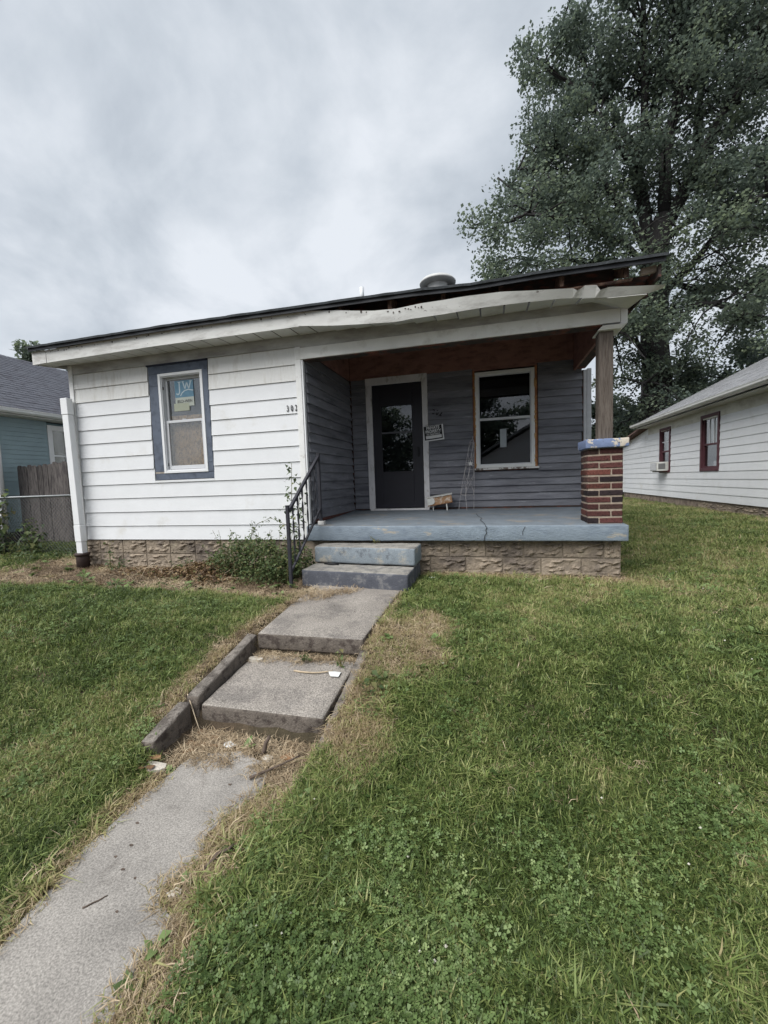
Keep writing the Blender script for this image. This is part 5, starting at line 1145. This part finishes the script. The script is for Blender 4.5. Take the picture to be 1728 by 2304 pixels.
lp = np.array(lp); stuff(link('foliage', leaf_mesh('foliage', lp, 0.5, 0.048, np.clip(rg.normal(0.55, 0.18, len(lp)), 0, 0.9), BUSHM, seed=7, droop=0.9), ab)); stm.build('stem', STEMM, ab)
def weed(base, h, n, label, seed, ls=0.04, tint=0.5, lean=0.1, cat='weed', name='weed'):
    t = thing(name, label, cat, base); rg = np.random.default_rng(seed); stm = MB(); lp = []
    for i in range(n):
        dx_, dy_ = rg.normal(0, lean, 2); hh = h*rg.uniform(0.6, 1.05)
        sprig(stm, [base, (base[0]+dx_*0.4, base[1]+dy_*0.4, base[2]+hh*0.5), (base[0]+dx_, base[1]+dy_, base[2]+hh)], 0.004, lp, rg, 0.04, ls*0.6)
    lp = np.array(lp); stuff(link('foliage', leaf_mesh('foliage', lp, 0.5, ls, np.clip(rg.normal(tint, 0.2, len(lp)), 0, 0.95), BUSHM, seed=seed, droop=0.6), t)); stm.build('stem', STEMM, t); return t
weed((0.62, -0.14, -0.41), 0.46, 2, 'young weed growing against the foundation near the downspout', 71, 0.045, 0.6, 0.05)
weed((0.82, -0.22, -0.41), 0.16, 6, 'low leafy weed at the foot of the foundation under the window', 72, 0.045, 0.45, 0.12)
weed((1.95, -0.20, -0.41), 0.17, 8, 'spreading green weed below the right end of the window', 73, 0.04, 0.4, 0.22)
weed((-2.75, 0.55, -0.38), 1.05, 5, 'broad leaved vine climbing the chain link fence', 74, 0.12, 0.75, 0.22, name='vine')
weed((-1.95, 0.60, -0.38), 0.62, 5, 'tall weed standing in front of the plank fence', 75, 0.09, 0.55, 0.22)
weed((-2.9, 0.15, -0.39), 0.34, 16, 'mound of dark ground cover in front of the chain link fence', 76, 0.07, 0.25, 0.45)
weed((-1.2, 0.5, -0.39), 0.16, 12, 'low green weeds by the fence near the downspout', 77, 0.05, 0.4, 0.35)

# ------------------------------------------------------------------ grass by instancing
def clump(name, kind, seed, m):
    rg = np.random.default_rng(seed); V = []; F = []; B = []
    def blade(x, y, L, w, an, lean, curl, bt):
        d = np.array([math.cos(an), math.sin(an), 0]); s = np.array([-d[1], d[0], 0])*w
        p0 = np.array([x, y, -0.008]); p1 = p0 + d*L*0.35*lean + np.array([0, 0, L*0.55*(1-0.3*lean)]); p2 = p0 + d*L*lean*(0.8+curl) + np.array([0, 0, L*(1-0.62*lean)*(1-0.4*curl)])
        o = len(V); V.extend([p0-s*0.8, p0+s*0.8, p1-s, p1+s, p2]); F.extend([(o, o+1, o+3), (o, o+3, o+2), (o+2, o+3, o+4)]); B.extend([bt]*5)
    if kind == 'grass':
        for _ in range(30): blade(rg.uniform(-.05, .05), rg.uniform(-.05, .05), rg.uniform(0.026, 0.07), rg.uniform(0.0012, 0.0026), rg.uniform(0, 6.28), abs(rg.normal(0.6, 0.3)), rg.uniform(0, .6), rg.uniform(-.5, .5)*(1 if rg.random() > .18 else 2.4))
    elif kind == 'tuft':
        for _ in range(26): blade(rg.normal(0, .018), rg.normal(0, .018), rg.uniform(0.05, 0.115), rg.uniform(0.0018, 0.0036), rg.uniform(0, 6.28), abs(rg.normal(0.6, 0.25)), rg.uniform(0, .7), rg.uniform(-.4, .4))
    elif kind == 'straw':
        for _ in range(26): blade(rg.uniform(-.05, .05), rg.uniform(-.05, .05), rg.uniform(0.014, 0.052), rg.uniform(0.0008, 0.0018), rg.uniform(0, 6.28), rg.uniform(1.05, 1.55), rg.uniform(0, .5), rg.uniform(-.5, .5))
    elif kind == 'clover':
        for _ in range(17):
            x, y = rg.uniform(-.055, .055, 2); h = rg.uniform(0.016, 0.052); r_ = rg.uniform(0.0038, 0.0072); a0 = rg.uniform(0, 6.28); bt = rg.uniform(-.4, .4); tx, ty = rg.normal(0, .25, 2)
            for k in range(3):
                a = a0+k*2.094; o = len(V)
                for (rr2, da) in ((0.0, 0), (0.75, -0.62), (1.15, -0.45), (1.08, 0), (1.15, 0.45), (0.75, 0.62)):
                    px_, py_ = r_*1.35*rr2*math.cos(a+da), r_*1.35*rr2*math.sin(a+da); V.append(np.array([x+px_, y+py_, h+px_*tx+py_*ty+0.12*rr2*r_]))
                F.extend([(o, o+1, o+2), (o, o+2, o+3), (o, o+3, o+4), (o, o+4, o+5)]); B.extend([bt]*6)
    elif kind == 'weedleaf':
        for _ in range(9):
            a = rg.uniform(0, 6.28); L = rg.uniform(0.03, 0.06); w = L*0.28; d = np.array([math.cos(a), math.sin(a), 0]); s = np.array([-d[1], d[0], 0])*w; x, y = rg.normal(0, .01, 2); o = len(V); p = np.array([x, y, 0.004]); el_ = rg.uniform(.15, .6)
            V.extend([p, p+d*L*.5-s+np.array([0, 0, L*el_]), p+d*L*.5+s+np.array([0, 0, L*el_]), p+d*L+np.array([0, 0, L*el_*1.1])]); F.extend([(0+o, 1+o, 2+o), (1+o, 3+o, 2+o)]); B.extend([rg.uniform(-.4, .4)]*4)
    me = np_mesh(name, np.array(V), np.array(F), m); a = me.attributes.new('bt', 'FLOAT', 'POINT'); a.data.foreach_set('value', np.array(B, np.float32))
    return bpy.data.objects.new(name, me)
GRASSM = leaf_mat('grass_blade', [(0.0, (0.060, 0.090, 0.026)), (0.12, (0.112, 0.160, 0.046)), (0.32, (0.215, 0.272, 0.084)), (0.52, (0.335, 0.355, 0.145)), (0.75, (0.36, 0.30, 0.16)), (1.0, (0.46, 0.365, 0.22))], 0.3, jit=0.5, rough=0.42)
CLOVM = leaf_mat('clover_leaf', [(0.0, (0.056, 0.092, 0.028)), (0.5, (0.145, 0.212, 0.072)), (1.0, (0.31, 0.38, 0.165))], 0.28, jit=0.7, rough=0.42)
STRAWM = leaf_mat('dry_straw', [(0.0, (0.15, 0.105, 0.068)), (0.5, (0.35, 0.265, 0.170)), (1.0, (0.56, 0.46, 0.32))], 0.15, jit=0.6)
def make_coll(nm, items):
    c = bpy.data.collections.new(nm)
    for o in items: c.objects.link(o)
    return c
def scatter(name, label, cat, coll, nvar, x, y, scl, tint, m, tilt=0.2, zoff=0.0, zs=None):
    n = len(x); z = ground_z(x, y) + zoff if zs is None else zs
    me = bpy.data.meshes.new(name); me.vertices.add(n); me.vertices.foreach_set('co', np.stack([x, y, z], -1).astype(np.float32).ravel())
    rot = np.stack([RNG.normal(0, tilt, n), RNG.normal(0, tilt, n), RNG.uniform(0, 6.283, n)], -1)
    for nm_, ty, arr, key in (('rot', 'FLOAT_VECTOR', rot, 'vector'), ('scl', 'FLOAT', scl, 'value'), ('tint', 'FLOAT', tint, 'value')):
        a = me.attributes.new(nm_, ty, 'POINT'); a.data.foreach_set(key, np.ascontiguousarray(arr, np.float32).ravel())
    a = me.attributes.new('idx', 'INT', 'POINT'); a.data.foreach_set('value', RNG.integers(0, nvar, n).astype(np.int32))
    me.materials.append(m)
    o = link(name, me); stuff(o, label, cat)
    ng = bpy.data.node_groups.new(name+'_nodes', 'GeometryNodeTree'); ng.interface.new_socket('Geometry', in_out='INPUT', socket_type='NodeSocketGeometry'); ng.interface.new_socket('Geometry', in_out='OUTPUT', socket_type='NodeSocketGeometry')
    N = ng.nodes; L = ng.links.new; gi = N.new('NodeGroupInput'); go = N.new('NodeGroupOutput'); ip = N.new('GeometryNodeInstanceOnPoints'); ci = N.new('GeometryNodeCollectionInfo')
    ci.inputs['Collection'].default_value = coll; ci.inputs['Separate Children'].default_value = True; ci.inputs['Reset Children'].default_value = True
    def na(nm_, ty): q = N.new('GeometryNodeInputNamedAttribute'); q.data_type = ty; q.inputs['Name'].default_value = nm_; return q.outputs['Attribute']
    er = N.new('FunctionNodeEulerToRotation'); L(na('rot', 'FLOAT_VECTOR'), er.inputs[0])
    L(gi.outputs[0], ip.inputs['Points']); L(ci.outputs[0], ip.inputs['Instance']); ip.inputs['Pick Instance'].default_value = True
    L(na('idx', 'INT'), ip.inputs['Instance Index']); L(er.outputs[0], ip.inputs['Rotation']); L(na('scl', 'FLOAT'), ip.inputs['Scale']); L(ip.outputs[0], go.inputs[0])
    md = o.modifiers.new('scatter', 'NODES'); md.node_group = ng; print(name, n); return o
cG = make_coll('grass_clumps', [clump('grass_clump', 'grass', 100+i, GRASSM) for i in range(10)])
cT = make_coll('tuft_clumps', [clump('tuft_clump', 'tuft', 200+i, GRASSM) for i in range(6)])
cC = make_coll('clover_clumps', [clump('clover_clump', 'clover', 300+i, CLOVM) for i in range(8)])
cS = make_coll('straw_clumps', [clump('straw_clump', 'straw', 400+i, STRAWM) for i in range(8)])
cW = make_coll('weed_clumps', [clump('weed_clump', 'weedleaf', 500+i, CLOVM) for i in range(5)])

# zones ---------------------------------------------------------------
erx = np.array([p[0] for p in edge_r]); ery = np.array([p[1] for p in edge_r]); elx = np.array([p[0] for p in edge_l]); ely = np.array([p[1] for p in edge_l])
def er_at(y): return np.interp(-y, -ery, erx)
def el_at(y): return np.interp(y, ely, elx)
def paved(x, y, grow=0.0):
    up = (y > -2.14) & (y < -0.7) & (x > np.where(y > -1.3, 4.10, 4.22)-0+grow) & (x < 5.11-grow)
    up = up & ~((y > -1.05) & (x < 4.25))
    mid = (y > -2.81) & (y <= -2.14) & (x > 4.10+grow) & (x < 5.17-grow)
    kl = (y > -3.15) & (y <= -2.05) & (x > 4.08+grow) & (x < 4.22)
    kr = (y > -3.03) & (y <= -2.05) & (x > 5.07) & (x < 5.125-grow)
    low = (y <= -3.0) & (x > el_at(y)+grow) & (x < er_at(y)-grow)
    st_ = (y > -0.9) & (y < 0.1) & (x > 3.94) & (x < 5.22)
    return up | mid | kl | kr | low | st_
def built(x, y):
    h = (x > -0.0) & (x < 7.42) & (y > -0.02) & (y < 9.2)
    r_ = (x > NX-0.02) & (y > RNY0) & (y < RNY2); l_ = (x < LX) & (y > LY0)
    return h | r_ | l_
def bare(x, y):     # dead strip in front of the left wall, 0..1
    edge = -1.12 + 0.22*(fbm(x, y, 1.3, 31)-0.5) - 0.08*sst(-1, 0.2, -x) - 0.18*sst(2.6, 4.0, x)
    b = sst(edge-0.10, edge+0.14, y)*(1-sst(0.6, 1.0, y))*sst(-1.6, -0.5, x+0.4*(fbm(y, x, 2, 8)-0.5))*(1-sst(3.95, 4.2, x))
    return b
def dry(x, y):
    n = fbm(x, y, 1.1, 3); n2 = fbm(x, y, 3.5, 13)
    d = 0.14*sst(0.45, 0.72, n) + 0.20*sst(0.55, 0.8, n2)
    # along the path edges
    dist = np.minimum(np.abs(x-np.where(y > -3.0, 5.13, er_at(y))), np.abs(x-np.where(y > -3.0, 4.13, el_at(y))))
    wob = 0.06*(n2-0.5)
    right = x > 4.6
    width = np.where(right, np.interp(y, [-5, -4, -3.4, -3.0, -2.2, -1.6, -0.8], [0.10, 0.15, 0.19, 0.16, 0.15, 0.10, 0.03]), np.interp(y, [-5, -4, -3.2, -2.9, -2.2, -1.6, -1.2], [0.05, 0.07, 0.12, 0.19, 0.15, 0.08, 0.06]))
    d = np.maximum(d, 1.05*(1-sst(width*0.75+wob, width*1.25+wob, dist))*(y < -0.9)*(x > 3.5)*(x < 5.8))
    # big dry patch right of the sunken slab
    q = np.sqrt(((x-5.40)/0.42)**2 + ((y+2.0)/0.55)**2) + 1.3*(n2-0.5)
    d = np.maximum(d, 0.95*(1-sst(0.62, 1.12, q)))
    q = np.sqrt(((x-5.34)/0.17)**2 + ((y+2.8)/0.45)**2) + 1.2*(n2-0.5)
    d = np.maximum(d, 0.62*(1-sst(0.6, 1.15, q)))
    # foot of the block foundation and porch corner
    d = np.maximum(d, 0.9*(1-sst(0.10, 0.22, np.abs(y+0.06)+wob))*(x > 5.2)*(x < 7.55))
    d = np.maximum(d, bare(x, y))
    d = np.maximum(d, 0.26*sst(0.5, 0.65, fbm(x, y, 0.8, 44))*(x > 6.5)*(y > -3))
    return np.clip(d, 0, 1)
def sample(n, box, dens_pow=1.6, dmin=1.2, dmax=24):
    x0, x1, y0, y1 = box; X = []; Y = []
    tot = 0
    while tot < n:
        k = 400000; x = RNG.uniform(x0, x1, k); y = RNG.uniform(y0, y1, k)
        dd = np.hypot(x-CAMP.x, y-CAMP.y); p = np.minimum(1, (dmin/np.maximum(dd, 0.3))**dens_pow)
        # only what lies in and just beside the field of view
        rx = (x-CAMP.x)*r0.x+(y-CAMP.y)*r0.y; fy = (x-CAMP.x)*(-math.sin(_y))+(y-CAMP.y)*math.cos(_y)
        ok = (RNG.random(k) < p) & (fy > 0.25) & (np.abs(rx) < fy*1.25+0.9)
        X.append(x[ok]); Y.append(y[ok]); tot += ok.sum()
    return np.concatenate(X)[:n], np.concatenate(Y)[:n]
BOX = (-6, 15, -5.0, 17)
def sc(x, y): return np.clip(np.hypot(x-CAMP.x, y-CAMP.y)/3.2, 1.0, 2.6)
x, y = sample(88000, BOX)
dr_ = dry(x, y); br = bare(x, y); gap_ = (x > 4.19) & (x < 5.07) & (y > -3.2) & (y < -2.7)
thin = sst(0.60, 0.75, fbm(x, y, 2.2, 33))
ok = ~paved(x, y, 0.012) & ~built(x, y) & ~gap_ & (RNG.random(len(x)) > br*0.96) & (RNG.random(len(x)) > 0.6*thin) & (RNG.random(len(x)) > 0.42*dr_**1.5)
x, y, dr_ = x[ok], y[ok], dr_[ok]
sz = RNG.uniform(0.75, 1.3, len(x))*sc(x, y)**0.55*(1-0.25*dr_)
tint = np.clip(0.19+0.6*(fbm(x, y, 0.7, 21)-0.5)+0.8*(fbm(x, y, 4, 22)-0.5) + RNG.normal(0, 0.12, len(x)) + 0.62*dr_ + 0.13*sst(5.5, 7.5, x)*sst(-2.6, -0.5, y) - 0.05*(x < 4.2), 0, 1)
scatter('lawn_grass', 'mown green grass of the front lawn', 'grass', cG, 10, x, y, sz, tint, GRASSM, 0.18)
x, y = sample(16000, BOX); dr_ = dry(x, y); g = fbm(x, y, 1.5, 71)
edgeb = (np.abs(x-el_at(y)) < 0.28) & (y < -3) & (x < el_at(y))
ok = ~paved(x, y, -0.02) & ~built(x, y) & ~((x > 4.15) & (x < 5.1) & (y > -3.2) & (y < -2.7)) & ((RNG.random(len(x)) < sst(0.40, 0.62, g)) | edgeb) & (RNG.random(len(x)) > 0.7*dr_) & (bare(x, y) < 0.3)
x, y, dr_ = x[ok], y[ok], dr_[ok]
scatter('grass_tufts', 'longer coarse grass tufts scattered in the lawn', 'grass', cT, 6, x, y, RNG.uniform(0.6, 1.1, len(x))*sc(x, y)**0.3, np.clip(0.22+0.3*RNG.normal(0, 0.3, len(x))+0.4*dr_, 0, 0.8), GRASSM, 0.25)
x, y = sample(46000, BOX, 1.5); g = fbm(x, y, 0.95, 52)*0.6+fbm(x, y, 3.0, 55)*0.4; dr_ = dry(x, y)
ok = ~paved(x, y, 0.02) & ~built(x, y) & ~((x > 4.15) & (x < 5.1) & (y > -3.2) & (y < -2.7)) & (RNG.random(len(x)) < sst(0.45, 0.62, g)*np.where(x > 4.6, 0.62, 0.3)*np.interp(y, [-4, -1, 0.5], [1, 0.65, 0.3])) & (RNG.random(len(x)) > 1.2*dr_) & (bare(x, y) < 0.4)
x, y = x[ok], y[ok]
scatter('clover', 'clover patches growing through the lawn', 'clover', cC, 8, x, y, RNG.uniform(0.75, 1.3, len(x))*sc(x, y)**0.5, np.clip(0.42+0.5*(fbm(x, y, 1.6, 81)-0.5)+RNG.normal(0, 0.1, len(x)), 0, 1), CLOVM, 0.15)
x, y = sample(95000, BOX, 1.5); dr_ = dry(x, y)
inner = (y < -2.8) & (y > -3.12) & (x > 4.22) & (x < 5.07) & (fbm(x, y, 5, 90) > 0.46)
inner |= (y < -2.10) & (y > -2.27+0.1*(x-4.2)) & (x > 4.24) & (x < 5.06)
over = (y < -3.05) & (np.abs(x-er_at(y)-0.02) < 0.02) & (RNG.random(len(x)) < 0.35)
spil = (y > -1.35) & (y < -0.86) & (x > 3.9) & (x < 4.75-0.9*(-0.86-y)) 
ok = ((~paved(x, y, -0.014) & ~((x > 4.13) & (x < 4.22) & (y < -2.05) & (y > -3.15)) & (RNG.random(len(x)) < 1.3*dr_**1.6)) | inner | over | (spil & (RNG.random(len(x)) < 0.6))) & ~built(x, y) & ~((y > -0.9) & (x > 3.94) & (x < 5.22))
x, y, dr_ = x[ok], y[ok], dr_[ok]
zz = ground_z(x, y); inn = (y < -2.10) & (y > -2.32) & (x > 4.24) & (x < 5.06); zz = np.where(inn, -0.585, zz)
zz = np.where((y > -1.4) & (y < -0.8) & (x > 4.12) & (x < 5.1), -0.402, zz); zz = np.where((y < -3.05) & (x > el_at(y)) & (x < er_at(y)), -0.788, zz)
b_ = bare(x, y)
tint = np.clip(0.62+0.5*(fbm(x, y, 2.5, 66)-0.5)+RNG.normal(0, 0.12, len(x)) - 0.42*b_*sst(0.35, 0.6, fbm(x, y, 1.8, 67)), 0, 1)
scatter('dry_straw', 'dead straw coloured grass along the path edges and the wall', 'grass', cS, 8, x, y, RNG.uniform(0.7, 1.35, len(x))*sc(x, y)**0.5, tint, STRAWM, 0.25, 0.0, zz)
x, y = sample(9000, BOX, 1.4); b_ = bare(x, y)
ok = ~paved(x, y, 0.0) & ~built(x, y) & ((RNG.random(len(x)) < 0.09*(1-b_)) | ((b_ > 0.5) & (RNG.random(len(x)) < 0.35)))
x, y = x[ok], y[ok]
scatter('broadleaf_weeds', 'small broad leaved weeds in the lawn and the bare strip', 'weeds', cW, 5, x, y, RNG.uniform(0.6, 1.2, len(x))*sc(x, y)**0.4, np.clip(RNG.normal(0.4, 0.2, len(x)), 0, 1), CLOVM, 0.15)
# white clover flowers
fl = MB(); rr = random.Random(8)
x, y = sample(900, BOX, 1.4); ok = ~paved(x, y, -0.05) & ~built(x, y) & (dry(x, y) < 0.4) & (fbm(x, y, 0.95, 52) > 0.5) & (x > 4.6) & (RNG.random(len(x)) < 0.5)
for a, b in list(zip(x[ok], y[ok]))[:130]:
    z = float(ground_z(a, b))+0.04+rr.random()*0.012; r_ = 0.0042+rr.random()*0.003
    fl.add([(a, b, z-r_), (a-r_, b, z), (a, b-r_, z), (a+r_, b, z), (a, b+r_, z), (a, b, z+r_)], [(0, 2, 1), (0, 3, 2), (0, 4, 3), (0, 1, 4), (5, 1, 2), (5, 2, 3), (5, 3, 4), (5, 4, 1)])
stuff(fl.build('clover_flowers', mat('clover_flower', (0.52, 0.50, 0.42), 0.8, 0.2, 200)), 'tiny white clover flowers dotted over the lawn', 'flowers')
# dead vines over the bare strip
dv = thing('dead_vines', 'tangled brown dead vines left of the green shrub', 'dead plant', (2.45, -0.4, -0.42))
bp_ = pts_ellipsoids([(2.55, -0.45, -0.36, 0.45, 0.30, 0.14, 0.4), (2.1, -0.45, -0.40, 0.45, 0.28, 0.09, 0.3), (1.5, -0.35, -0.41, 0.6, 0.25, 0.06, 0.2), (2.75, -0.7, -0.40, 0.35, 0.2, 0.07, 0.1)], 5200, 91); bp_ = bp_[(bp_[:, 2] > -0.43) & (bp_[:, 1] < -0.05)]
DEADM = leaf_mat('dead_vine_leaf', [(0.0, (0.07, 0.045, 0.028)), (0.5, (0.16, 0.10, 0.055)), (0.8, (0.26, 0.18, 0.09)), (1.0, (0.11, 0.13, 0.045))], 0.15, inst=False)
stuff(link('foliage', leaf_mesh('foliage', bp_, 0.6, 0.040, np.clip(RNG.normal(0.5, 0.25, len(bp_)), 0, 1), DEADM, seed=8), dv))
sv = MB()
for i in range(60):
    a = Vector((random.uniform(1.3, 2.95), random.uniform(-0.8, -0.1), -0.41)); b = a+Vector((random.uniform(-.3, .3), random.uniform(-.2, .2), random.uniform(0.0, 0.18))); b.y = min(b.y, -0.05)
    sv.tube([a, a.lerp(b, .5)+Vector((0, 0, .04)), b], 0.0025, 3, False)
sv.build('stems', PALESTICK, dv)

# ------------------------------------------------------------------ litter
def zslab(x, y):
    return -0.789 if y < -2.95 else (-0.648+0.098*(y+2.80) if y < -2.14 else -0.432+0.02*(y+2.1))
def flat_scrap(name, label, cat, x, y, z, s_, m, seed, group=None, th=0.004):
    rnd = random.Random(seed); n = 7; p = []
    for k in range(n):
        a = 2*math.pi*k/n; r_ = s_*rnd.uniform(0.6, 1.15); p.append((x+r_*math.cos(a)*1.3, y+r_*math.sin(a)*0.8, z+rnd.uniform(0.004, 0.3*s_)))
    mb = MB(); c = (x, y, z+0.25*s_)
    mb.add(p+[c]+[(q[0], q[1], q[2]-th) for q in p]+[(c[0], c[1], c[2]-th)], [(k, (k+1) % n, n) for k in range(n)]+[((k+1) % n+n+1, k+n+1, 2*n+1) for k in range(n)]+[(k, k+n+1, (k+1) % n+n+1, (k+1) % n) for k in range(n)])
    return tag(mb.build(name, m), label, cat, group)
flat_scrap('paper_scrap', 'crumpled white scrap by the weeds at the back of the sunken slab', 'litter', 4.965, -2.36, -0.600, 0.045, PAPER, 1)
flat_scrap('paper_scrap', 'flat white scrap on the dirt just below the sunken slab', 'litter', 4.52, -2.93, -0.795, 0.035, PAPER, 2)
flat_scrap('paper_scrap', 'pale torn scrap beside the porch step near the block wall', 'litter', 5.36, -0.30, -0.40, 0.05, PAPER, 3)
flat_scrap('stone_chip', 'pale broken concrete chip left of the lower path slab', 'stone', 4.26, -3.20, -0.775, 0.055, PALESTONE, 4, None, 0.02)
flat_scrap('stone_chip', 'small white stone in the dry grass on the right path edge', 'stone', 4.86, -3.76, -0.785, 0.022, PALESTONE, 5, None, 0.014)
flat_scrap('stone_chip', 'grey rubble lump in the upper left corner of the sunken slab', 'stone', 4.29, -2.26, -0.585, 0.05, PALESTONE, 6, None, 0.03)
flat_scrap('stone_chip', 'white chip upright in the debris right of the path', 'stone', 4.80, -3.00, -0.79, 0.035, PALESTONE, 7, None, 0.03)
rr = random.Random(77)
k = 0
for (x, y, zz_) in [(4.24, -2.94, -0.80), (4.29, -3.02, -0.80), (4.18, -3.16, -0.76), (4.22, -3.23, -0.76), (4.15, -3.24, -0.755), (4.35, -2.90, -0.80), (4.33, -2.98, -0.80), (4.7, -2.95, -0.80), (4.9, -3.02, -0.80), (4.26, -2.86, -0.80), (4.31, -2.93, -0.80), (4.40, -2.96, -0.80), (4.12, -3.2, -0.765), (4.62, -2.90, -0.80), (4.95, -2.95, -0.79), (5.3, -0.45, -0.41), (5.33, -0.2, -0.4)]:
    for j in range(2):
        flat_scrap('dead_leaf', 'curled brown dead leaf in the debris around the path', 'leaf', x+rr.uniform(-.04, .04), y+rr.uniform(-.03, .03), zz_, rr.uniform(0.018, 0.034), DEADLEAF, 100+k, 'dead leaves round the path', 0.002); k += 1
def stick(label, pts, r_, m, seed=0):
    P = [Vector(p) for p in pts]; Q = []
    rnd = random.Random(seed)
    for a, b in zip(P[:-1], P[1:]):
        for u in (0, 0.33, 0.66): Q.append(a.lerp(b, u)+Vector((rnd.uniform(-1, 1), rnd.uniform(-1, 1), 0))*r_*0.8)
    Q.append(P[-1]); return tag(MB().tube(Q, [r_*(1-0.45*i/len(Q)) for i in range(len(Q))], 6).build('stick', m, smooth=True), label, 'stick')
stick('pale dry stick lying across the back of the sunken slab', [(4.66, -2.36, -0.598), (4.80, -2.37, -0.596), (4.94, -2.33, -0.59)], 0.007, PALESTICK, 1)
stick('dark forked twig on the right edge of the lower path', [(4.80, -3.18, -0.775), (4.92, -3.06, -0.765), (5.0, -2.99, -0.75)], 0.007, TWIG, 2)
stick('thin pale stalk leaning on the lower left kerb', [(4.12, -2.78, -0.60), (4.30, -2.90, -0.77)], 0.0035, PALESTICK, 3)
stick('short dark bark piece standing in the debris below the slab', [(4.76, -2.96, -0.80), (4.79, -2.94, -0.70)], 0.014, TWIG, 4)
stick('dark root end in the dry grass right of the path', [(4.90, -3.66, -0.785), (4.93, -3.60, -0.765), (4.97, -3.55, -0.76)], 0.008, TWIG, 5)
stick('small twig lying on the pale path slab', [(4.565, -3.88, -0.785), (4.60, -3.845, -0.785), (4.615, -3.82, -0.786)], 0.003, TWIG, 6)
k = 0
for (x, y) in [(4.45, -3.52), (4.50, -3.68), (4.58, -3.72), (4.66, -3.74), (4.72, -3.22), (4.82, -3.13), (4.52, -3.62), (4.70, -3.86), (4.60, -1.4), (4.85, -1.55), (4.7, -1.75), (4.5, -1.3)]:
    zz_ = zslab(x, y); flat_scrap('leaf_crumb', 'dark dry leaf crumb lying on the path concrete', 'leaf', x, y, zz_, rr.uniform(0.004, 0.010), TWIG, 300+k, 'dry crumbs on the path', 0.002); k += 1
stick('black rubber strip on the lower porch step', [(4.12, -0.44, -0.228), (4.30, -0.46, -0.228)], 0.014, BLACK, 8)
weed((4.98, -2.27, -0.585), 0.12, 5, 'bright green seedling among dry weeds at the top of the sunken slab', 78, 0.03, 0.75, 0.05)
weed((4.68, -2.24, -0.585), 0.09, 4, 'small green seedling under the middle of the upper slab edge', 79, 0.028, 0.6, 0.05)
weed((4.67, -0.16, -0.03), 0.10, 4, 'tiny weed sprouting between the porch slab and upper step', 80, 0.025, 0.8, 0.06)
weed((5.30, -2.55, -0.60), 0.10, 9, 'broad leaved green weed in the dry grass right of the kerb', 81, 0.05, 0.55, 0.08)
